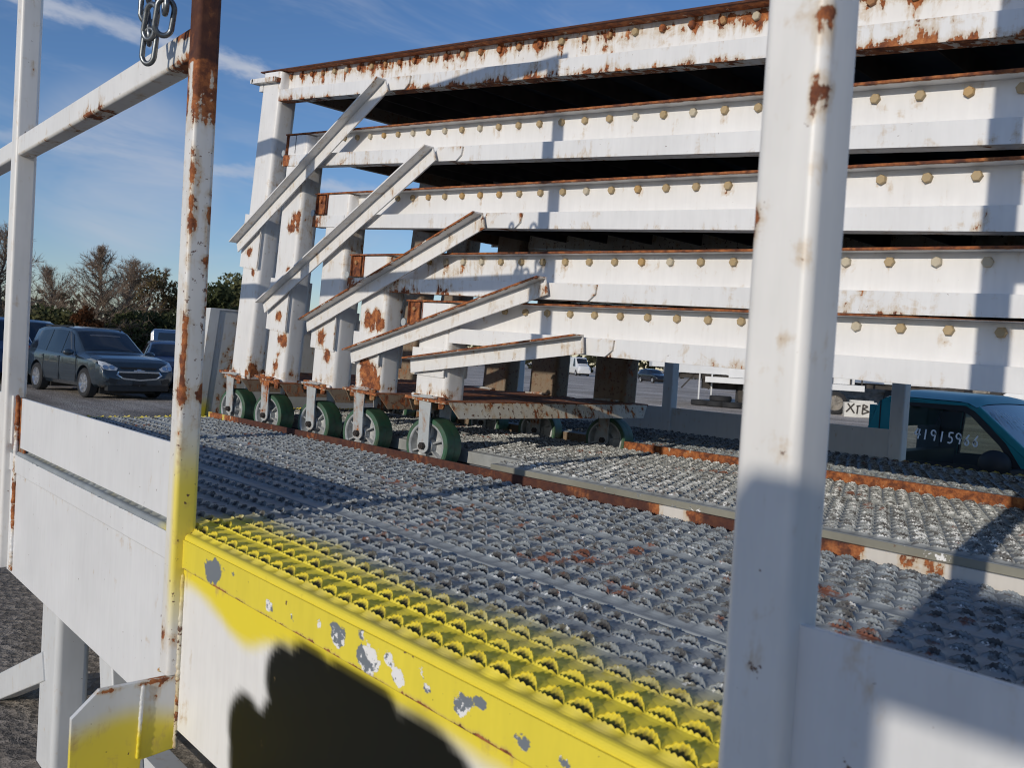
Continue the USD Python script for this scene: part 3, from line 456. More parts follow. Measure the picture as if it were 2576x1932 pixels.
for k, U in enumerate(UN):
    th = math.radians(U['th']); base = np.array([U['xc'], 2.78, -.05])
    u = thing('rolling_platform', U['lab'], 'rolling platform', base, roty=th)
    W2L = np.array([[cos(th), 0, -sin(th)], [0, 1, 0], [sin(th), 0, cos(th)]])
    def loc(X, Z, Y=PF): return W2L@(np.array([X, Y, Z])-base)
    def world(v): return v@W2L+base                              # rows: W2L^T v
    lx, _, lz = loc(*U['lip']); cx = loc(U['col'], .27)[0]; pz = loc(U['xc'], .27)[2]; px = loc(U['xc'], .27)[0]
    xr = loc(.34, U['lip'][1]-.34)[0]; fy = PF-2.78; ry = 3.43-2.78      # front and rear face, local y
    rusty = k == 0
    nb = int((xr-lx-.08)/.118); bx = lx+.035+.118*np.arange(nb+1)
    if k: bx = bx+.02*k
    def web_w(v, k=k, bx=bx, lz=lz):
        w = np.full(len(v), -.02); d = np.abs(v[:, :1]-bx[None]).min(1)
        if k == 0:
            w += .125*np.exp(-((v[:, 2]-lz+.030)/.024)**2)+.10*np.exp(-(d/.03)**2)*(v[:, 2] > lz-.085)+.04
        else: w += .13*np.exp(-(d/.022)**2)*np.where(v[:, 2] > lz-.035, np.exp(-((v[:, 2]-lz+.035)/.016)**2), np.exp(-((v[:, 2]-lz+.035)/.04)**2))+.10*np.exp(-((v[:, 0]-lx)/.22)**2)*(1 if k < 4 else .5)
        if k == 3: w += .09*np.exp(-((v[:, 0]-lx-.9)/.5)**2)
        return w
    def lip_w(v, k=k, lz=lz): return (.20 if k == 0 else .0)+.40*(v[:, 1] < PF-2.78+.004)*(v[:, 2] > lz-.02)
    def bar_w(v, k=k, lz=lz):
        w = np.full(len(v), -.01); lo = np.exp(-((v[:, 2]-(lz-.174))/.018)**2)
        n = fbm(world(v)*[1, 0, 1], 2.2, 11+k)-.5
        if k == 0: w += .15*lo+.02+.34*n
        elif k == 3: w += .15*np.exp(-((v[:, 0]-lx-.55)/.35)**2)+.16*np.exp(-((v[:, 0]-lx-2.5)/.3)**2)*.6+.08*lo
        else: w += .06*lo+.25*np.maximum(n, 0)
        ux = loc(*U['br'][1])[0]
        w += .16*np.exp(-((v[:, 0]-ux-.07)/.035)**2)
        return w
    for side, yf in ((-1, fy), (1, ry)):                          # front and rear frame
        s = -side                                                 # inward direction along y
        y_in = lambda d: yf+s*d
        ys = lambda a, b: (min(y_in(a), y_in(b)), max(y_in(a), y_in(b)))
        stp = .02 if side < 0 else .2
        web = obj('face_plate', box(lx, xr, *ys(.055, .061), lz-.112, lz-.007, stp), WHITE if side < 0 else CREAM, u, wear=web_w, label='bolted face plate with rust streaks' if rusty and side < 0 else None)
        obj('top_lip', box(lx-.01, xr, *ys(0, .075), lz-.007, lz, stp), WHITE if k else CREAM, u, wear=lip_w)
        obj('lower_bar', box(cx+.112, xr, *ys(0, .058), lz-.174, lz-.1125, stp), COOL if side < 0 else CREAM, u, wear=bar_w)
        if side < 0:
            for i, x in enumerate(bx):
                if x > xr-.05: continue
                a = random.random()*PI/3; sc = 1.0
                obj('bolt', HB, RBOLT if (k == 0 and random.random() < .6) else random.choice([BOLT, BOLT, BOLT2, BOLT, BOLT3]), web, xf=tm(x, y_in(.055), lz-.032)@rot((0, 1, 0), a))
        # column, sleeve and weld
        cy0, cy1 = ys(0, .117); ct = lz-.014 if side > 0 else lz-.012
        def col_w(v, k=k):
            w = np.full(len(v), .0); P = world(v)
            for x, z, r in BLOBS:
                R = r*.00066; w = np.maximum(w, .36*np.exp(-((P[:, 0]-x)/(R*1.35))**2-((P[:, 2]-z)/(R*1.1))**2)*(v[:, 1] < PF-2.78+.012))
            side_r = (v[:, 0] > cx+.09)
            w += .10*side_r*(.5+.5*np.sin(P[:, 2]*6+k))+.12*np.exp(-((P[:, 2]-.29)/.025)**2)
            return w
        obj('column', bar((cx, (cy0+cy1)/2, pz), (cx, (cy0+cy1)/2, ct), (1, 0, 0), .216, .117, .026, .02 if side < 0 else .1), WHITE if side < 0 else RUSTB, u, smooth=40, wear=col_w if side < 0 else .0)
        if side < 0:
            c0, c1 = loc(U['col'], U['collar'][0])[2], loc(U['col'], U['collar'][1])[2]
            obj('sleeve', bar((cx-.018, fy+.062, c0), (cx-.018, fy+.062, c1), (1, 0, 0), .232, .135, .008, .02), WHITE, u, smooth=40, wear=lambda v: col_w(v)+.06*np.exp(-((v[:, 2]-c0)/.012)**2))
            obj('sleeve_plate', box(cx+.100, cx+.108, fy-.012, fy-.0065, c0+.01, c1-.02), WHITE, u, wear=.1)
            obj('base_weld', bead((cx-.10, fy-.003, pz+.004), (cx+.09, fy-.003, pz+.004), .009, 26, k), WHITE, u, smooth=True, wear=.12)
            # knee brace: an angle whose upper leg juts towards the viewer
            b0, b1 = loc(*U['br'][0]), loc(*U['br'][1]); t = unit((b1-b0)*[1, 0, 1]); nn = np.array([-t[2], 0, t[0]])
            b0[1] = b1[1] = fy
            Lb = np.linalg.norm((b1-b0)*[1, 0, 1])
            def brace(n0, n1, y0, y1, a0=0.0, a1=0.0):
                m = box(0, Lb, y0, y1, n0, n1, .025); v = m[0]; x = v[:, 0]+np.where(v[:, 0] > Lb*.5, a1, a0)*0
                return b0*[1, 0, 1]+v[:, :1]*t+v[:, 2:]*nn+v[:, 1:2]*np.array([0, 1, 0]), m[1]
            bw = lambda v, k=k: (.04 if k < 2 else .05)+.10*np.exp(-(np.linalg.norm((v-b1)*[1, 0, 1], axis=1)/.06)**2)
            topw = lambda v, k=k: bw(v)+(.0 if k < 2 else .18*(v[:, 1] < fy-.066)+.08*(((v-b0)*[1, 0, 1])@nn > .062))
            obj('knee_brace', brace(0, .058, fy-.030, fy-.023), WHITE, u, wear=bw)
            obj('knee_brace_flange', brace(.0585, .0655, fy-.076, fy-.023), WHITE, u, wear=topw)
            e1 = b1+t*.0; ex = (.13, .14, .18, .21, .11)[k]; wp = Polygon([(e1[0]-.05, lz-.1735), (e1[0]+ex-.03, lz-.1735), (e1[0]+ex, lz-.150), (e1[0]+ex+.004, lz-.116), (e1[0]-.02, lz-.114)])
            q_ = extrude(wp, .009); tq = trimesh.Trimesh(np.stack([q_[0][:, 0], fy-.009+q_[0][:, 2], q_[0][:, 1]], 1), q_[1][:, ::-1], process=False).subdivide_to_size(.02)
            obj('brace_end_plate', (np.asarray(tq.vertices), np.asarray(tq.faces)), WHITE, u, wear=lambda v, k=k, wp=wp: .0+.13*np.exp(-((v[:, 0]-wp.bounds[2]+.006)/.010)**2)+.08*np.exp(-((v[:, 2]-lz+.118)/.012)**2))
            # rusted end bracket beneath the left end of the lip
            if k:
                eb = join(box(lx+.005, lx+.075, fy+.012, fy+.018, lz-.105, lz-.008), box(lx+.005, lx+.011, fy-.0, fy+.05, lz-.105, lz-.008), box(lx+.11, lx+.117, fy, fy+.05, lz-.105, lz-.008))
                br_ = obj('end_bracket', eb, RUST, u, wear=.1, label='rusted end bracket'); obj('bolt', HB, RBOLT, br_, xf=tm(lx+.042, fy+.012, lz-.04)@np.diag([.8, .8, .8, 1]))
                obj('end_bar', box(lx-.005, lx+.30 if k < 3 else lx+.16, fy-.005, fy+.05, lz-.172, lz-.114, .02), COOL, u, wear=lambda v, lx=lx: .04+.18*np.exp(-((v[:, 0]-lx-.03)/.08)**2))
                obj('pin', move(trimesh.creation.cylinder(.018, .05, sections=14), tm(lx-.03, fy+.03, lz-.10)@rot((1, 0, 0), PI/2)), GALV, u, smooth=40)
            else:
                cp = box(cx-.19, cx+.10, fy-.03, fy+.15, ct-.06, ct-.035); lug = bar((cx-.19, fy-.03, ct-.047), (cx-.19, fy+.15, ct-.047), (1, 0, 0), .035, .026, .012, .1)
                obj('cap_plate', join(cp, lug, box(cx-.14, cx-.10, fy, fy+.1, ct-.10, ct-.06)), WHITE, u, wear=lambda v: .02+.16*(v[:, 0] > cx+.02))
    # tread, joists
    obj('tread_plate', box(lx, xr, fy+.076, ry-.076, lz-.006, lz-.001), UNDER, u)
    for i, x in enumerate(np.arange(lx+.03, xr, .30)):
        obj('joist', box(x, x+.006, fy+.062, ry-.062, lz-.075, lz-.0065) if i else box(x, x+.05, fy+.062, ry-.062, lz-.10, lz-.0065), RIB if i else RUSTB, u)
    # foot: an inverted channel across, with a caster under each end
    ch = join(box(px-.143, px+.143, 2.12-2.78, 3.435-2.78, pz-.012, pz, .02))
    obj('foot_plate', ch, CREAM, u, wear=lambda v: .16*(v[:, 2] > pz-.004)*np.clip(fbm(v, 3)*2-.4, 0, 1)+.12)
    fr = Polygon([(2.135-2.78, 0), (3.43-2.78, 0), (3.38-2.78, -.064), (2.18-2.78, -.064)]); q = extrude(fr, .007)
    for sx_, nm in ((1, 'foot_lip'), (-1, 'foot_lip')):
        v = np.stack([q[0][:, 2]*sx_, q[0][:, 0], q[0][:, 1]], 1); v[:, 0] = px+sx_*.136+v[:, 0]*1.0+sx_*(-v[:, 2])*.35; v[:, 2] += pz-.004
        tmm = trimesh.Trimesh(v, q[1] if sx_ > 0 else q[1][:, ::-1], process=False).subdivide().subdivide().subdivide()
        obj(nm, (np.asarray(tmm.vertices), np.asarray(tmm.faces)), CREAM if k == 4 and sx_ > 0 else RUSTB, u, wear=lambda v: .02+.14*(fbm(world(v), 5, 3)-.4))
    for bxo in (-.085, .085):
        obj('foot_bolt', move(HB, tm(px+bxo, 2.145-2.78, pz)@rot((1, 0, 0), -PI/2)@np.diag([1.25, .9, 1.25, 1])), RBOLT, u)
        obj('foot_nut', move(HB, tm(px+bxo, 2.145-2.78, pz-.012)@rot((1, 0, 0), PI/2)@np.diag([1.0, 2.0, 1.0, 1])), RBOLT, u)
    hub = loc(U['hub'], .068)
    for yc in (2.198-2.78, 3.345-2.78):
        M = tm(hub[0], yc, hub[2])@rot((0, 1, 0), -th)@rot((0, 0, 1), math.radians(13+rng.normal(0, 4)))
        c = obj('caster', move(fork2, M), GALV, u, wear=lambda v, k=k: .02+(.24 if k == 1 else .10 if k == 3 else .0)*sstep(hub[2]+.10, hub[2]+.19, v[:, 2]))
        obj('tyre', move(tyre, M@rot((0, 1, 0), random.random())), GREEN, c, smooth=35); obj('wheel', move(core, M@rot((0, 1, 0), random.random())), ALU, c, smooth=30); obj('axle_bolt', move(axle, M), DARKST, c)

# ------------------------------------------------------------------ vehicles
TYRE = plain('tyre_rubber', (.018, .018, .019), .8, var=.3)
ALLOY = plain('alloy_rim', (.62, .63, .65), .25, metal=.8, var=.15)
CHROME = plain('chrome_trim', (.72, .74, .76), .12, metal=.95, var=.05)
DGLASS = plain('tinted_glass', (.012, .016, .022), .04, var=.2, scale=2, spec=.8)
BLACKP = plain('black_plastic', (.018, .018, .019), .55, var=.3)
LAMP = plain('lamp_lens', (.55, .58, .62), .1, var=.3, scale=14, spec=.8)
REDL = plain('red_lens', (.30, .02, .02), .15, var=.2)
def carpaint(name, c, rough=.3): return plain(name, c, rough, var=.12, scale=3, spec=.5, coat=.8)
class Loft:
    """a body lofted along x from stations (x, zb, zbelt, ztop, w_belt, w_top)"""
    def __init__(s, st): s.st = np.array(st, float)
    def at(s, x): return [np.interp(x, s.st[:, 0], s.st[:, i]) for i in range(1, 6)]
    def sec(s, x):
        zb, zl, zt, w, wt = s.at(x); dz = zt-zl
        return np.array([(0, zb), (w*.86, zb), (w*.965, zb+.10), (w, zb+(zl-zb)*.45), (w*.992, zl-.10*(zl-zb)), (w*.955, zl), (wt, zt-.045*min(1, dz/.2)), (wt*.90, zt-.008*min(1, dz/.2)), (wt*.5, zt+.012*min(1, dz/.2)), (0, zt+.018*min(1, dz/.2))])
    def mesh(s, n=60):
        xs = np.unique(np.concatenate([np.linspace(s.st[0, 0], s.st[-1, 0], n), s.st[:, 0]])); b = MB(); R = []
        for x in xs:
            q = s.sec(x); full = np.vstack([q, np.stack([-q[-2:0:-1, 0], q[-2:0:-1, 1]], 1)]); R.append(np.column_stack([np.full(len(full), x), full]))
        k = len(R[0]); V = np.concatenate(R); F = [(i*k+j, (i+1)*k+j, (i+1)*k+(j+1) % k, i*k+(j+1) % k) for i in range(len(xs)-1) for j in range(k)]
        b.add(V, np.array(F)[:, ::-1])
        for q, fl in ((R[0], 0), (R[-1], 1)): b.add(np.vstack([q, q.mean(0)]), [(k, (i+1) % k, i) if not fl else (k, i, (i+1) % k) for i in range(k)])
        v, f = b.out(); m = trimesh.Trimesh(v, f, process=True); m.fix_normals(); return np.asarray(m.vertices), np.asarray(m.faces)
    def pt(s, x, f, side):                                       # on the side glass: f = 0 at the belt, 1 at the roof edge
        q = s.sec(x); p = q[5]+(q[6]-q[5])*f; return np.array([x, side*p[0], p[1]])
    def side(s, poly_bot, poly_top, side, off=.008, n=10):       # poly: (x, f) polylines
        t = np.linspace(0, 1, n); pb, pt_ = np.array(poly_bot), np.array(poly_top); V = []
        for a in t:
            B = np.array([np.interp(a, np.linspace(0, 1, len(pb)), pb[:, i]) for i in (0, 1)]); U_ = np.array([np.interp(a, np.linspace(0, 1, len(pt_)), pt_[:, i]) for i in (0, 1)])
            for w in np.linspace(0, 1, 4): q = B+(U_-B)*w; p = s.pt(q[0], q[1], side); p[1] += side*off; p[2] += off*.25; V.append(p)
        return np.array(V), grid_faces(n, 4, flip=side < 0)
    def screen(s, x0, x1, fr=.93, off=.010, n=8):                 # windscreen between two stations
        V = []
        for x in np.linspace(x0, x1, n):
            q = s.sec(x)
            for w in np.linspace(-1, 1, 9): a = abs(w); y = q[6][0]*fr*w; z = np.interp(abs(y), q[6:, 0][::-1], q[6:, 1][::-1]); V.append([x, y, z+off])
        return np.array(V), grid_faces(n, 9)
def wheel_meshes(r, w):
    t = revolve([(r*.66, -w/2), (r*.92, -w/2), (r, -w/2+.03), (r, w/2-.03), (r*.92, w/2), (r*.66, w/2)], 36)
    d = revolve([(.0, -w/2+.055), (r*.2, -w/2+.045), (r*.22, -w/2+.06), (r*.6, -w/2+.075), (r*.66, -w/2), (r*.68, -w/2), (r*.68, w/2)], 36)
    sp = [move(box(-.028, .028, -w/2+.022, -w/2+.07, r*.16, r*.64), rot((0, 1, 0), k*2*PI/5)) for k in range(5)]
    return t, join(d, *sp)
def place_wheels(root, xs, ytrack, r, w):
    t, d = wheel_meshes(r, w)
    for x in xs:
        for sd_ in (-1, 1):
            M = tm(x, sd_*ytrack, r)@(np.eye(4) if sd_ < 0 else rot((0, 0, 1), PI))@rot((0, 1, 0), random.random())
            wh = obj('wheel', move(t, M), TYRE, root, smooth=40); obj('rim', move(d, M), ALLOY, wh, smooth=30)
def carve(v_f, xs, ytrack, r, w, extra=None):
    m = trimesh.Trimesh(*v_f, process=True); M = m3.Manifold(m3.Mesh(np.asarray(m.vertices, np.float32), np.asarray(m.faces, np.uint32)))
    if M.is_empty(): return v_f
    for x in xs:
        for sd_ in (-1, 1):
            c = m3.Manifold.cylinder(.5, r*1.17, r*1.17, 36, True).rotate((90, 0, 0)).translate((x, sd_*(ytrack+.12), r*1.03)); M = M-c
    q = M.to_mesh(); return np.asarray(q.vert_properties[:, :3], float), np.asarray(q.tri_verts)
def vehicle(name, label, cat, pos, ang, st, paint, wheels, track, r, w, glassx, screen, rear=None, group=None):
    c = thing(name, label, cat, (pos[0], pos[1], GZ), ang, group=group); L = Loft(st)
    body = obj('body', carve(L.mesh(), wheels, track, r, w), paint, c, smooth=32)
    for x in wheels: obj('wheel_well', box(x-r*1.1, x+r*1.1, -track+.12, track-.12, .12, r*2.15), BLACKP, c)
    place_wheels(c, wheels, track, r, w)
    for sd_ in (-1, 1):
        for bot, top in glassx: obj('side_window', L.side(bot, top, sd_), DGLASS, c, smooth=True)
    if screen: obj('windscreen', L.screen(*screen), DGLASS, c, smooth=True)
    if rear: obj('rear_window', L.screen(*rear), DGLASS, c, smooth=True)
    return c, L
# grey SUV: front axle, rear axle solved from the tyre contacts
SUVP = carpaint('dark_grey_green_paint', (.022, .032, .042), .2)
SUV = [(-2.38, .42, .90, 1.00, .74, .62), (-2.34, .36, .98, 1.12, .84, .66), (-2.26, .32, 1.02, 1.50, .88, .60), (-2.12, .30, 1.03, 1.63, .90, .62), (-1.6, .26, 1.02, 1.68, .92, .66), (-.6, .25, 1.0, 1.70, .92, .68), (.05, .25, .99, 1.665, .92, .66), (.25, .25, .985, 1.60, .92, .66), (1.02, .25, .985, 1.10, .92, .76), (1.1, .25, .985, 1.08, .92, .76), (1.7, .26, .97, 1.04, .93, .76), (2.05, .28, .93, .98, .92, .74), (2.22, .30, .84, .90, .89, .72), (2.33, .32, .68, .72, .86, .70), (2.39, .38, .52, .55, .80, .66)]
v0 = np.array([-24.55, 5.89]); v1 = np.array([-21.8, 6.2]); hd = math.atan2(.34, 2.75); mid = v0+(v1-v0)*.5
suv, LS = vehicle('sport_utility_vehicle', 'dark grey green SUV with a crumpled front fender, facing the trailer', 'car', mid+np.array([cos(hd-PI/2), sin(hd-PI/2)])*-.80, hd, SUV, SUVP, (-1.43, 1.43), .80, .355, .23,
    [([(-1.95, .12), (-.95, .05)], [(-1.75, .88), (-.92, .93)]), ([(-.88, .05), (.0, .03)], [(-.86, .93), (-.02, .93)]), ([(.06, .03), (.92, .03)], [(.04, .93), (.30, .90)])], (.30, .97))
def nose(y, z):                                # where the front of the body lies at a given height and side
    for x in np.arange(2.39, 1.2, -.01):
        q = LS.sec(x); w = np.interp(z, q[:6, 1], q[:6, 0]) if z <= q[5, 1] else q[5, 0]
        if abs(y) <= w and z <= np.interp(abs(y), q[5:, 0][::-1], q[5:, 1][::-1]): return x
    return 1.2
def patch(poly, off, cell=.06):
    v, f = trimesh.creation.triangulate_polygon(poly, engine='earcut'); v, f = trimesh.remesh.subdivide_to_size(np.column_stack([v, np.zeros(len(v))]), f, cell)
    V = np.array([[nose(p[0], p[1])+off, p[0]*(1+off*.3), p[1]] for p in v]); t = trimesh.Trimesh(V, f, process=True)
    if t.face_normals[:, 0].sum() < 0: t.invert()
    return np.asarray(t.vertices), np.asarray(t.faces)
for sd_ in (-1, 1):
    sp_ = lambda pts: Polygon([(sd_*y, z) for y, z in pts])
    hl = obj('headlight', patch(sp_([(.50, .76), (.62, .83), (.78, .895), (.875, .92), (.885, .84), (.84, .735), (.70, .70), (.55, .70)]), .014), LAMP, suv, smooth=True)
    for y in (.64, .78): obj('lamp', patch(sp_([(y+.06*cos(a), .775+.05*sin(a)) for a in np.linspace(0, 6, 12)]), .022), CHROME, hl, smooth=True)
    obj('fog_lamp', patch(sp_([(.52, .49), (.72, .54), (.74, .42), (.56, .38)]), .012), BLACKP, suv)
    obj('wing_mirror', move(trimesh.creation.icosphere(2, 1.0), tm(.78, sd_*1.02, 1.06)@np.diag([.10, .13, .085, 1])), SUVP, suv, smooth=True)
    obj('tail_light', move(box(-.03, .03, -.05, .05, -.14, .14), tm(-2.30, sd_*.82, .98)), REDL, suv)
    obj('roof_bar', bar((-1.7, sd_*.60, 1.70), (.0, sd_*.60, 1.70), (0, 1, 0), .035, .04, .01, .5), BLACKP, suv)
    for xd in (-.25, -1.2): obj('door_handle', box(xd, xd+.16, sd_*.925-.012, sd_*.925+.012, .90, .935), CHROME, suv)
    for xd in (-.02, -1.0, .98): obj('door_seam', box(xd, xd+.009, sd_*.915-.010, sd_*.915+.010, .34, .95), BLACKP, suv)
obj('fender_patch', LS.side([(1.75, -.75), (2.16, -.75)], [(1.8, -.1), (2.10, -.1)], -1, .012), plain('bent_fender', (.34, .34, .28), .4, coat=.5), suv, smooth=True, label='dented pale front fender corner')
gr_ = Polygon([(-.50, .69), (.50, .69), (.56, .60), (.40, .50), (0, .465), (-.40, .50), (-.56, .60)]); gi = gr_.buffer(-.035)
obj('grille', patch(gi, .010), BLACKP, suv); obj('grille_frame', patch(gr_.difference(gi), .016), CHROME, suv)
obj('upper_grille', patch(Polygon([(-.46, .79), (.46, .79), (.42, .735), (-.42, .735)]), .012), BLACKP, suv)
bow = Polygon([(-.13, .722), (-.05, .722), (-.05, .745), (.05, .745), (.05, .722), (.14, .722), (.12, .69), (.05, .69), (.05, .667), (-.05, .667), (-.05, .69), (-.14, .69)]); obj('emblem', patch(bow, .026), CHROME, suv)
obj('licence_plate', patch(Polygon([(-.16, .45), (.16, .45), (.16, .34), (-.16, .34)]), .02), BLACKP, suv)
obj('bumper_valance', box(2.2, 2.36, -.74, .74, .22, .36), BLACKP, suv)
obj('windscreen_sticker', LS.screen(.42, .47, .55, .016), plain('faded_sticker', (.10, .11, .13), .5), suv)
VAN = [(-2.5, .35, 1.0, 1.75, .86, .72), (-2.4, .3, 1.02, 1.86, .92, .76), (.6, .28, 1.0, 1.86, .92, .76), (.9, .28, .99, 1.78, .92, .74), (1.55, .28, 1.0, 1.14, .9, .74), (2.2, .3, .92, 1.0, .88, .7), (2.45, .36, .6, .7, .78, .6)]
HATCH = [(-2.1, .40, .88, .98, .72, .60), (-2.0, .34, .92, 1.15, .80, .6), (-1.75, .3, .93, 1.38, .84, .56), (-.9, .25, .92, 1.46, .86, .58), (.1, .25, .91, 1.42, .86, .58), (.3, .25, .91, 1.36, .86, .58), (1.0, .25, .91, 1.0, .86, .70), (1.7, .27, .84, .90, .84, .66), (2.05, .3, .66, .74, .76, .6), (2.15, .36, .5, .54, .66, .5)]
vg = [([(-2.3, .1), (-1.0, .05)], [(-2.25, .9), (-1.0, .93)]), ([(-.9, .05), (.3, .05)], [(-.9, .93), (.3, .93)]), ([(.4, .05), (1.4, .05)], [(.4, .93), (.85, .9)])]
hg = [([(-1.6, .15), (-.75, .05)], [(-1.4, .85), (-.75, .92)]), ([(-.65, .05), (.85, .05)], [(-.65, .92), (.25, .88)])]
def dirat(x): d = (cos(0), 0); return d
def polar(nx, dist):                           # a place on the lot, by bearing (native picture column) and distance
    d = unit((fw+rt*0)*0+[*(-fw[:2]*0), 0]+np.array([*(fw+r2*((nx-1288)/2113.65))[:2], 0])); return d[:2]*dist
BLK = carpaint('black_paint', (.010, .011, .014), .2); NAVY = carpaint('navy_paint', (.016, .030, .075), .25); SILV = carpaint('silver_paint', (.42, .44, .46), .3); WHT = carpaint('white_vehicle_paint', (.72, .72, .71), .3); BLUEP = carpaint('blue_van_paint', (.03, .07, .16), .3)
p = polar(35, 31); bv, _ = vehicle('van', 'black van with silver roof trim, left of and behind the grey SUV', 'van', p, .35, VAN, BLK, (-1.45, 1.5), .8, .34, .22, vg, (.95, 1.5))
obj('roof_trim', join(box(-2.3, .6, -.74, -.70, 1.80, 1.86), box(-2.3, .6, .70, .74, 1.80, 1.86)), CHROME, bv)
obj('pillar_trim', box(-.95, -.90, -.93, -.88, 1.1, 1.80), CHROME, bv)
p = polar(425, 27.5); vehicle('hatchback', 'dark blue car right of the grey SUV, partly behind the rusted post', 'car', p, -.28, HATCH, NAVY, (-1.3, 1.3), .74, .31, .2, hg, (.33, .96))
p = polar(545, 24.0); vehicle('hatchback', 'silver white car between the rusted post and the end stop', 'car', p, -.45, HATCH, SILV, (-1.3, 1.3), .74, .31, .2, hg, (.33, .96))
p = polar(560, 33.0); vehicle('van', 'dark blue van behind the silver white car', 'van', p, 1.2, VAN, BLUEP, (-1.45, 1.5), .8, .34, .22, vg, (.95, 1.5))
p = polar(-60, 29.0); vehicle('van', 'dark van at the left edge beyond the far left guard post', 'van', p, .3, VAN, NAVY, (-1.45, 1.5), .8, .34, .22, vg, (.95, 1.5))
p = polar(1642, 90); vehicle('hatchback', 'small dark car parked far off, under the lowest platform', 'car', p, -.4, HATCH, BLK, (-1.3, 1.3), .74, .31, .2, hg, (.33, .96))
p = polar(1452, 112); cv, _ = vehicle('van', 'white panel van parked far off, seen between the rear columns', 'van', p, -.5, [(a[0]*1.15, a[1], a[2]*1.15, a[3]*1.3, a[4], a[5]) for a in VAN], WHT, (-1.6, 1.7), .8, .36, .24, vg[2:], (1.1, 1.7))
# teal pickup beside the far edge of the deck
TEAL = plain('teal_paint', (.008, .215, .235), .42, var=.12, scale=3, spec=.35, coat=.15)
PG = glass('pickup_glass', (.54, .58, .50)); MARK = plain('white_marker', (.93, .94, .94), .7, var=.05)
ph = 0.0
po = np.array([-2.32, 6.24])
pk = thing('pickup_truck', 'teal pickup truck with a number written on its window, beyond the deck', 'pickup', (po[0], po[1], GZ), ph)
sidep = Polygon([(-.53, .50), (-.52, .93), (-.482, 1.160), (-.405, 1.365), (-.33, 1.405), (.19, 1.392), (.26, 1.36), (.55, 1.085), (.71, .955), (.73, .50)])
hole = Polygon([(-.31, .935), (-.275, 1.352), (-.22, 1.358), (.18, 1.343), (.235, 1.315), (.43, 1.125), (.535, .965)]).buffer(.012).buffer(-.012)
def side_panel(poly, y0, d): m = extrude(poly, d); return np.stack([m[0][:, 0], y0+m[0][:, 2], m[0][:, 1]], 1), m[1][:, ::-1]
W = 1.36
obj('cab_side', side_panel(sidep.difference(hole), -.0, .05), TEAL, pk); obj('cab_side', side_panel(sidep.difference(hole), W-.05, .05), TEAL, pk)
LINER = plain('cab_liner', (.11, .12, .135), .8)
obj('inner_trim', side_panel(sidep.difference(hole), W-.058, .004), LINER, pk); obj('headliner', box(-.40, .22, .06, W-.06, 1.372, 1.384), LINER, pk); obj('inner_rear_trim', box(-.485, -.478, .06, W-.06, .5, .96), LINER, pk)
seal = hole.buffer(.028).difference(hole.buffer(-.012))
obj('window_seal', side_panel(seal, -.006, .03), BLACKP, pk); obj('window_seal', side_panel(seal, W-.024, .03), BLACKP, pk)
for y in (.018, W-.018):
    hv, hf = trimesh.creation.triangulate_polygon(hole, engine='earcut'); obj('side_window', (np.column_stack([hv[:, 0], np.full(len(hv), y), hv[:, 1]]), hf), PG, pk)
xs = np.linspace(-.482, .26, 14); ys_ = np.linspace(0, W, 9)
def roof_z(x, y): e = 1-((y-W/2)/(W/2))**2; return np.interp(x, [-.482, -.405, -.33, .19, .26], [1.160, 1.365, 1.405, 1.395, 1.36])+.055*np.sqrt(max(e, 0))*np.interp(x, [-.482, -.33, .19, .26], [0, 1, 1, .6])
V = np.array([[x, y, roof_z(x, y)+.004] for x in xs for y in ys_]); obj('roof', (V, grid_faces(len(xs), 9)), TEAL, pk, smooth=True)
obj('drip_rail', box(-.33, .21, -.010, .0, 1.372, 1.380), TEAL, pk)
wsv = np.array([[.26+(.71-.26)*t, y, (1.36+.03*np.sqrt(max(1-((y-W/2)/(W/2))**2, 0)))*(1-t)+.955*t] for t in np.linspace(0, 1, 8) for y in np.linspace(.04, W-.04, 9)])
obj('windscreen', (wsv, grid_faces(8, 9)), DGLASS, pk, smooth=True)
for y in (.02, W-.02): obj('windscreen_pillar', bar((.26, y, 1.355), (.72, y, .95), (0, 1, 0), .05, .05, .01, .2), TEAL, pk)
obj('rear_panel', join(box(-.52, -.49, .03, W-.03, .5, .95), box(-.50, -.42, .05, .16, .95, 1.33)), TEAL, pk)
obj('door_seam', box(-.40, -.392, -.004, .0, .52, 1.37), BLACKP, pk)
obj('hood', box(.71, 2.0, .02, W-.02, .55, .945), TEAL, pk); obj('bed', join(box(-2.35, -.56, 0, .06, .5, .86), box(-2.35, -.56, W-.06, W, .5, .86), box(-2.35, -.56, .06, W-.06, .5, .56)), TEAL, pk)
obj('lower_body', box(-2.3, 2.0, .03, W-.03, .28, .52), BLACKP, pk)
obj('seat', box(-.42, -.30, .12, 1.24, .55, .99), BLACKP, pk)
obj('inner_pillar', box(-.62, -.44, W-.09, W-.055, .5, 1.38), plain('pillar_trim_grey', (.05, .06, .075), .6), pk)
obj('dashboard', box(.50, .70, .06, W-.06, .7, .93), BLACKP, pk)
mv = move(trimesh.creation.icosphere(3, 1.0), np.diag([.10, .075, .095, 1])); obj('wing_mirror', move(mv, tm(.425, -.10, 1.0)), BLACKP, pk, smooth=True); obj('mirror_arm', bar((.46, -.08, .945), (.58, .0, .955), (0, 0, 1), .06, .05, .015, .1), BLACKP, pk)
place = wheel_meshes(.33, .21)
for x in (-1.6, 1.3):
    for y, a in ((.10, 0), (W-.10, PI)):
        wh = obj('wheel', move(place[0], tm(x, y, .33)@rot((0, 0, 1), a)), TYRE, pk, smooth=40); obj('rim', move(place[1], tm(x, y, .33)@rot((0, 0, 1), a)), ALLOY, wh, smooth=30)
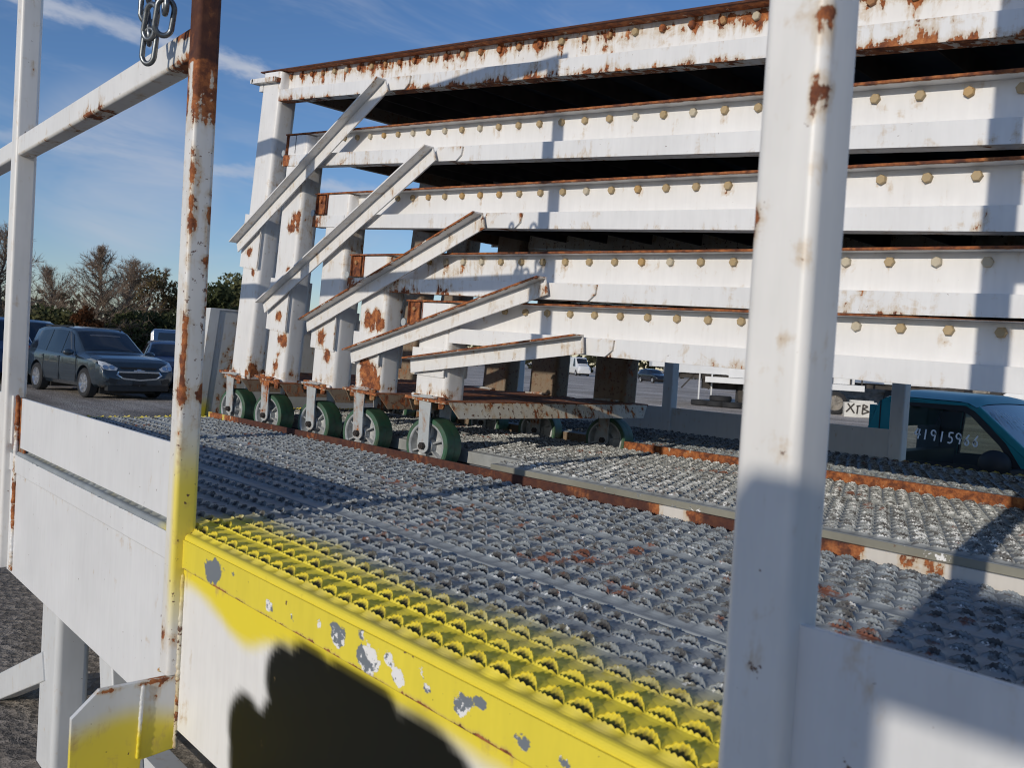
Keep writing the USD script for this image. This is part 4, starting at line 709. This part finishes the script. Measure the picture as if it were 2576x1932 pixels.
arc = lambda cx, cy, rx, ry, a0, a1, n=12: [(cx+rx*cos(math.radians(a)), cy+ry*sin(math.radians(a))) for a in np.linspace(a0, a1, n)]
DIG = {'4': [[(.55, 1), (0, .42), (1.0, .42)], [(.85, .95), (.6, -.02)]], '1': [[(.55, 1), (.40, 0)]], '9': [arc(.45, .74, .34, .26, 0, 360, 14), [(.80, .78), (.62, 0)]],
       '5': [[(.95, .98), (.35, .98), (.28, .55)]+arc(.40, .30, .42, .30, 70, -130, 9)], '6': [[(.72, 1), (.30, .55), (.14, .25)]+arc(.42, .25, .30, .25, 180, 540, 14)]}
def writing(text, x0, z0, x1, z1, h, y, r=.004):
    b = MB(); n = len(text)
    for i, ch in enumerate(text):
        t = i/(n-1); ox, oz = x0+(x1-x0)*t, z0+(z1-z0)*t
        for st_ in DIG[ch]:
            for (a, c), (d, e) in zip(st_, st_[1:]):
                p0_, p1_ = np.array([ox+a*h*.58, y, oz+c*h]), np.array([ox+d*h*.58, y, oz+e*h])
                if np.linalg.norm(p1_-p0_) > 1e-4: b.add(*bar(p0_, p1_, (0, 1, 0), .002, r*2, .0008, .5, 1))
    return b.out()
obj('written_number', writing('41915966', -.145, 1.112, .245, 1.098, .074, .011, .0052), MARK, pk, label='hand written number 41915966')
b = MB(); wv, wf = writing('41915', 0, 0, .30, 0, .11, 0, .004)
tl = unit([.50, 0, -.405]); obj('written_number', (np.array([.37, .16, 1.285])+wv[:, :1]*np.array([.25, .95, -.2])+wv[:, 2:]*(-tl)+np.array([.01, 0, .014]), wf), MARK, pk, label='hand written number on the windscreen')

# ------------------------------------------------------------------ far right: trailers, tyres and wrecks across the lot
TW = plain('white_trailer_skin', (.70, .70, .69), .5, var=.1, scale=2); DJ = plain('junk_dark', (.07, .06, .052), .8, var=.6, scale=3); JB = plain('junk_tan', (.30, .27, .23), .8, var=.5, scale=4)
def facing(nx): d = polar(nx, 1.0); return math.atan2(d[1], d[0])
p = polar(1825, 39.0); a = facing(1825)-PI/2+.15
tr = thing('semi_trailer', 'white box trailer on landing legs with dark running gear, across the lot', 'trailer', (p[0], p[1], GZ), a)
obj('box_body', box(-2.6, 9.5, 0, 2.4, 1.42, 3.9), TW, tr); obj('nose', move(box(-3.3, -2.6, .1, 2.3, 1.62, 3.4), tm()), TW, tr)
obj('under_frame', join(box(-2.0, 9, .2, 2.2, 1.18, 1.40), box(-1.0, 1.8, .3, .5, .75, 1.2), *[move(box(-.03, .03, .2, .26, -.5, .5), tm(x, 0, 1.1)@rot((0, 1, 0), .7)) for x in (-1.6, -.4, .9, 2.2)]), DJ, tr)
for x in (-1.15, -.6): obj('landing_leg', box(x-.03, x+.03, .05, .12, .25, 1.42), TW, tr)
obj('mud_flap', box(.78, .98, .0, .03, .75, 1.38), TW, tr)
obj('tool_box', box(.6, 2.1, .1, .8, .2, .95), DJ, tr)
tt = revolve([(.24, -.12), (.44, -.12), (.48, -.08), (.48, .08), (.44, .12), (.24, .12), (.24, -.12)], 24)
for i, (nx, d, z, l) in enumerate(((1768, 38.5, 0, 'black tyre lying flat at the left end of the row under the trailer'), (1806, 38.2, 0, 'black tyre lying flat in the middle of the row, under another'), (1848, 37.8, 0, 'worn black tyre lying flat nearest the thick guard post'), (1815, 38.3, .24, 'worn black tyre lying on top of the middle one'))):
    q = polar(nx, d); t_ = obj('tyre', move(tt, tm(q[0], q[1], GZ+.12+z)@rot((1, 0, 0), PI/2)), TYRE, smooth=40); tag(t_, l, 'tyre', 'old tyres across the lot')
p = polar(2075, 38.4); a = facing(2075)-PI/2+.1
fb = thing('flatbed_truck', 'white flatbed rig with a black headboard frame, right of the thick guard post', 'truck', (p[0], p[1], GZ), a)
obj('bed', box(-5, 1.6, 0, 2.2, 1.05, 1.3), TW, fb); obj('headboard', join(box(-3, 1.9, .0, .06, 1.95, 2.02), box(-3, 1.9, .0, .06, 1.66, 1.70), *[box(x, x+.06, 0, .06, 1.3, 2.02) for x in (-.6, .25, 1.0, 1.45)]), DJ, fb)
obj('white_panel', box(-4, 1.2, .1, .12, 1.32, 1.9), TW, fb)
wt, wd = wheel_meshes(.50, .30)
for x in (.45, -2.4): w_ = obj('wheel', move(wt, tm(x, .1, .5)), TYRE, fb, smooth=40); obj('rim', move(wd, tm(x, .1, .5)), JB, w_, smooth=30)
q = polar(2140, 38.6); cr = thing('crate', 'small wooden crate beside the flatbed rig wheel', 'crate', (q[0], q[1], GZ), a); obj('slat', box(-.28, .28, 0, .4, 0, .17), JB, cr); obj('slat', box(-.28, .28, 0, .4, .19, .36), JB, cr)
p = polar(2170, 37.4); pn = thing('scrap_panel', 'pale scrap panel with black sprayed letters, leaning on the wreck heap', 'panel', (p[0], p[1], GZ), a)
obj('panel', join(move(box(-.62, .62, 0, .5, 0, .62), rot((0, 1, 0), -.04)), box(-.4, .5, .1, .45, .62, .70)), plain('scrap_white', (.62, .60, .55), .7, var=.2, scale=2), pn)
def seg(p0, p1, r=.03): return bar((p0[0], -.012, p0[1]), (p1[0], -.012, p1[1]), (0, 1, 0), .02, r*2, .004, 1, 1)
obj('sprayed_letters', join(seg((-.52, .56), (-.24, .16)), seg((-.26, .56), (-.56, .2)), seg((-.12, .5), (-.14, .14)), seg((-.18, .46), (-.02, .48)), seg((.08, .54), (.06, .14)), seg((.08, .54), (.26, .46)), seg((.26, .46), (.08, .36)), seg((.08, .36), (.32, .26)), seg((.32, .26), (.06, .14))), DJ, pn, label='black sprayed letters')
p = polar(2190, 47); wk = thing('wrecked_car', 'heap of a crushed tan car lying on its side behind the scrap panel', 'car', (p[0], p[1], GZ), a-.2)
r9 = np.random.default_rng(9); b = MB(); s = trimesh.creation.icosphere(2, 1.0)
def crumple(c, sz, seed, n=3):
    m = trimesh.creation.box((1, 1, 1)).subdivide().subdivide().subdivide(); v = np.asarray(m.vertices)*sz; v += (np.stack([fbm(v+seed, 1.6, k) for k in range(3)], 1)-.5)*np.array(sz)*.55+c; return v, np.asarray(m.faces)
obj('body', join(crumple((-.4, .5, .9), (3.2, 1.3, 1.1), 1), crumple((.5, .3, 1.75), (1.7, 1.2, .7), 2)), JB, wk, smooth=25); obj('chassis', crumple((-1.3, .3, 1.5), (1.2, 1, .9), 4), DJ, wk, smooth=25); obj('engine', crumple((1.3, .2, .7), (1.3, 1, .8), 6), DJ, wk, smooth=25)
for x, z in ((.15, 1.62), (.55, 1.5)): w_ = obj('wheel', move(wheel_meshes(.26, .2)[0], tm(x, -.25, z)), TYRE, wk, smooth=40); obj('rim', move(wheel_meshes(.26, .2)[1], tm(x, -.25, z)), ALLOY, wk, smooth=30)
for i in range(14): obj('scrap', crumple((r9.uniform(-2.4, 2.4), r9.uniform(-.6, .4), r9.uniform(.15, .5)), (r9.uniform(.3, .8), .4, r9.uniform(.2, .5)), 10+i), JB, wk, smooth=25)
p = polar(2310, 60); dk = thing('wrecked_car', 'dark crushed car beyond the teal pickup roof', 'car', (p[0], p[1], GZ), facing(2310)-PI/2); obj('body', join(crumple((0, 0, .9), (4.2, 1.6, 1.5), 31), crumple((-1, 0, 1.8), (2.2, 1.4, .6), 33)), DJ, dk, smooth=25)
p = polar(2460, 64); dk = thing('wrecked_car', 'dark wreck with bare engine bay in front of the white vans', 'car', (p[0], p[1], GZ), facing(2460)-PI/2); obj('body', crumple((0, 0, .75), (3.0, 1.5, 1.3), 41), plain('junk_black', (.02, .018, .018), .7, var=.5), dk, smooth=25); [obj('scrap', crumple((r9.uniform(-1.4, 1.4), -.6, r9.uniform(.9, 1.5)), (.5, .3, .2), 50+i), JB, dk, smooth=25) for i in range(6)]
for i, (nx, d, l) in enumerate(((2360, 92, 'white van in the far row, left of the dark wreck'), (2560, 84, 'white van in the far row, at the right edge of the picture'), (2215, 100, 'white van in the far row, behind the crushed tan car'))):
    p = polar(nx, d); vehicle('van', l, 'van', p, facing(nx)-PI/2+.1, [(a_[0]*1.35, a_[1], a_[2]*1.2, a_[3]*1.35, a_[4], a_[5]) for a_ in VAN], WHT, (-1.9, 2.1), .8, .38, .24, vg[2:], (1.35, 2.0), group='white vans in the far row')
p = polar(1940, 70); vehicle('van', 'white van across the lot behind the thick guard post', 'van', p, facing(1940)-PI/2, [(a_[0]*1.35, a_[1], a_[2]*1.2, a_[3]*1.35, a_[4], a_[5]) for a_ in VAN], WHT, (-1.9, 2.1), .8, .38, .24, vg[2:], (1.35, 2.0))
# a steel gate frame on the sunny side; its post and deep header shade the near guard post and toe board
gf = thing('gate_frame', 'white steel gate frame standing on the sunny side of the trailer', 'gate frame', (.17, -2.2, GZ))
obj('post', bar((0, 0, 0), (0, 0, 2.06), (1, 0, 0), .14, .12, .01, .5), POSTW, gf, smooth=40); obj('post', bar((3.2, 0, 0), (3.2, 0, 2.06), (1, 0, 0), .14, .12, .01, .5), POSTW, gf, smooth=40)
obj('header', bar((-.07, 0, 2.14), (3.27, 0, 2.14), (0, 0, 1), .165, .12, .01, .5), POSTW, gf, smooth=40)
# a long low fence behind the SUV
p = polar(370, 62); fc = thing('fence', 'long grey green panel fence beneath the trees behind the SUV', 'fence', (p[0], p[1], GZ), facing(370)-PI/2)
for i in range(10): obj('panel', box(-12+i*2.4, -12+i*2.4+2.34, 0, .05, .25, 2.0), plain('fence_green', (.16, .19, .17), .7) if i == 0 else UsdShade.Material.Get(stage, '/World/Looks/fence_green'), fc)
for i in range(11): obj('post', box(-12.06+i*2.4, -11.97+i*2.4, .06, .14, 0, 2.1), DJ, fc)

# ------------------------------------------------------------------ trees
BARK = plain('bark', (.10, .078, .062), .95, var=.4, scale=5, bump=.4)
TWIG = leaf('bare_twigs', (.28, .21, .155), (.38, .29, .215)); TWIGR = leaf('rusty_twigs', (.17, .075, .035), (.24, .12, .05))
LEAFD = leaf('dark_leaves', (.08, .09, .042), (.16, .165, .08)); LEAFO = leaf('olive_leaves', (.14, .14, .065), (.23, .205, .10)); LEAFB = leaf('brown_leaves', (.15, .115, .058), (.24, .18, .09))
def limb(b, p0, p1, r0, r1, k=5):
    t = unit(p1-p0); s = unit(np.cross(t, [.3, .5, .8])); q = np.cross(t, s); a = np.linspace(0, 2*PI, k, endpoint=False)
    V = np.concatenate([p+r*(np.cos(a)[:, None]*s+np.sin(a)[:, None]*q) for p, r in ((p0, r0), (p1, r1))]); b.add(V, [(i, (i+1) % k, k+(i+1) % k, k+i) for i in range(k)])
def bare_tree(name, label, pos, H, W, seed, twig=TWIG, dens=1.0, cone=True, start=.12, tw=1.0):
    r = np.random.default_rng(seed); root = thing(name, label, 'tree', (pos[0], pos[1], GZ), group=None); tb, cb = MB(), MB()
    pts = [np.array([0, 0, 0.0])]
    for i in range(9): pts.append(pts[-1]+np.array([r.normal(0, .012*H), r.normal(0, .012*H), H/9*.96]))
    for i in range(9): limb(tb, pts[i], pts[i+1], .022*H*(1-i/9.5)+.01, .022*H*(1-(i+1)/9.5)+.008, 7)
    n = int(70*dens)
    for i in range(n):
        f = start+(1-start)*(i+r.random())/n; z = f*9; p0 = pts[int(min(z, 8.999))]+(pts[int(min(z, 8.999))+1]-pts[int(min(z, 8.999))])*(z % 1)
        R = W/2*((1-f)**.75*1.05+.06 if cone else math.sin(PI*min(1, (f*.80+.18)))**.7)*(.7+.5*r.random()); a = r.random()*2*PI; el = r.normal(.30+.5*f, .18)
        d = np.array([cos(a)*cos(el), sin(a)*cos(el), sin(el)]); L = max(R, .25); p = p0; seg_n = 4; rad = .0065*H*(1-f)+.010
        for s_ in range(seg_n):
            d = unit(d+r.normal(0, .16, 3)+[0, 0, .05]); q = p+d*L/seg_n; limb(tb if s_ < 2 else cb, p, q, rad*(1-s_/5), rad*(1-(s_+1)/5), 4)
            for _ in range(int(9*tw)):
                t0 = p+(q-p)*r.random(); e = unit(d*.7+r.normal(0, .55, 3)+[0, 0, .15]); l = (.30+.5*r.random())*(.35+.16*L); t1 = t0+e*l; w_ = np.cross(e, r.normal(0, 1, 3)); w_ = unit(w_)*(.010+.008*r.random())
                cb.add([t0-w_, t0+w_, t1], [(0, 1, 2)])
                for _2 in range(2):
                    u0 = t0+(t1-t0)*(.3+.6*r.random()); e2 = unit(e+r.normal(0, .6, 3)); cb.add([u0-w_*.7, u0+w_*.7, u0+e2*l*.6], [(0, 1, 2)])
            p = q
    obj('trunk', tb.out(), BARK, root, smooth=True); obj('crown', cb.out(), twig, root); return root
def leafy_tree(name, label, pos, H, W, seed, mat=LEAFD, n=5200, z0=.12, sz=.16, cat='tree'):
    r = np.random.default_rng(seed); root = thing(name, label, cat, (pos[0], pos[1], GZ)); tb, cb = MB(), MB()
    limb(tb, np.zeros(3), np.array([0, 0, H*.55]), .03*H, .012*H, 8)
    cl = []
    for _ in range(26):
        f = z0+(1-z0)*r.random()**.8; a = r.random()*2*PI; R = W/2*math.sin(PI*min(.97, .22+.72*f))**.6*math.sqrt(r.random()); c = np.array([cos(a)*R, sin(a)*R, f*H*.93]); cl.append((c, (.10+.13*r.random())*W)); limb(tb, np.array([0, 0, min(f*H*.6, H*.5)]), c, .010*H, .003*H, 4)
    per = n//len(cl)
    for c, R in cl:
        d = r.normal(0, 1, (per, 3)); d /= np.linalg.norm(d, axis=1)[:, None]; P = c+d*R*(.55+.6*r.random((per, 1))**.7)*[1, 1, .8]; P[:, 2] = np.maximum(P[:, 2], .05)
        A = r.normal(0, 1, (per, 3)); A /= np.linalg.norm(A, axis=1)[:, None]; B_ = np.cross(A, r.normal(0, 1, (per, 3))); B_ /= np.linalg.norm(B_, axis=1)[:, None]; s_ = sz*(.6+.8*r.random((per, 1)))
        V = np.stack([P-A*s_, P+B_*s_*.6, P+A*s_, P-B_*s_*.6], 1).reshape(-1, 3); k = np.arange(per)*4; cb.add(V, np.stack([k, k+1, k+2, k+3], 1))
    obj('trunk', tb.out(), BARK, root, smooth=True); obj('crown', cb.out(), mat, root); return root
def at(nx, d): return polar(nx, d)
def hgt(nx, topy, d): return 1.5+(790+.0597*(nx+658)-topy)/2113.65*d*.93
bare_tree('bare_tree', 'tall bare conical tree standing highest, right behind the grey SUV', at(247, 56), hgt(247, 628, 56), 6.4, 3, TWIG, 1.5, True, .14, 1.5)
bare_tree('bare_tree', 'rounded bare tree with dark limbs, left of the tall conical one', at(122, 60), hgt(122, 690, 60), 4.6, 5, TWIG, 1.1, False, .3)
bare_tree('bare_tree', 'bare brown tree close on the right of the tall conical one', at(318, 62), hgt(318, 662, 62), 5.2, 8, TWIG, 1.3, False, .25, 1.3)
leafy_tree('autumn_tree', 'rounded brown leaved tree behind the tall conical one', at(355, 70), hgt(355, 680, 70), 5.0, 11, LEAFB, 3600, .2, .13)
bare_tree('bare_tree', 'slim pale bare tree just left of the rusted post', at(398, 75), hgt(398, 672, 75), 2.6, 12, TWIG, .8, True, .3)
bare_tree('bare_tree', 'dark bare tree at the left edge behind the far left post', at(2, 50), hgt(2, 600, 50), 5.0, 14, TWIG, 1.2, False, .2)
leafy_tree('green_tree', 'dense dark green tree right of the rusted post', at(530, 64), hgt(530, 712, 64), 5.2, 15, LEAFD, 6500, .05, .16)
leafy_tree('green_tree', 'looser olive green tree beside the tallest column', at(585, 70), hgt(585, 690, 70), 4.6, 16, LEAFO, 4200, .1, .15)
leafy_tree('green_tree', 'olive tree far behind the second column', at(660, 80), hgt(660, 745, 80), 6, 18, LEAFO, 4200, .1, .17)
leafy_tree('autumn_tree', 'thin brown leaved tree hidden partly by the rusted post', at(450, 72), hgt(450, 700, 72), 4.6, 17, LEAFB, 3000, .15, .14)
for i, (nx, d, m_, w_, ty, l) in enumerate(((70, 54, LEAFO, 3.2, 778, 'low olive bush behind the black van'), (120, 55, LEAFD, 3.4, 786, 'dark low bush between the black van and the tall tree'), (176, 54, LEAFO, 3.0, 788, 'yellow green bush at the foot of the tall tree, on its left'), (208, 53, TWIGR, 1.8, 778, 'rust orange shrub at the foot of the tall tree'), (300, 56, LEAFD, 3.8, 790, 'dark bush at the foot of the tall tree, on its right'), (352, 58, LEAFD, 4.0, 786, 'dark bush behind the right end of the grey SUV'), (410, 58, LEAFD, 4.2, 790, 'dark bush behind the dark blue car'), (20, 55, LEAFD, 4, 780, 'dark bush at the left edge'))):
    leafy_tree('bush', l, at(nx, d), hgt(nx, ty, d), w_, 40+i, m_, 2600, .02, .12, 'bush')
# distant woods all round
r5 = np.random.default_rng(5); wb = MB()
for ang in np.linspace(0, 2*PI, 1500, endpoint=False):
    D = 150+40*r5.random(); h = (5.0+3.2*float(meshkit.fbm(np.array([[ang*9, 0, 0]]), 3, 2)[0]))*(.6+.6*r5.random())
    c = np.array([cos(ang)*D, sin(ang)*D, GZ]); n = 26
    P = c+r5.normal(0, 1, (n, 3))*[1.0, 1.0, 0]; P[:, 2] = GZ+h*r5.random(n)**.8; A = r5.normal(0, 1, (n, 3)); A /= np.linalg.norm(A, axis=1)[:, None]; B_ = np.cross(A, r5.normal(0, 1, (n, 3))); B_ /= np.linalg.norm(B_, axis=1)[:, None]; s_ = .55*(.5+r5.random((n, 1)))
    V = np.stack([P-A*s_, P+B_*s_*.7, P+A*s_, P-B_*s_*.7], 1).reshape(-1, 3); k = np.arange(n)*4; wb.add(V, np.stack([k, k+1, k+2, k+3], 1))
tag(obj('distant_woods', wb.out(), leaf('woods_leaves', (.06, .058, .032), (.12, .10, .06))), 'far belt of brownish woods around the lot', 'woods', kind='stuff')
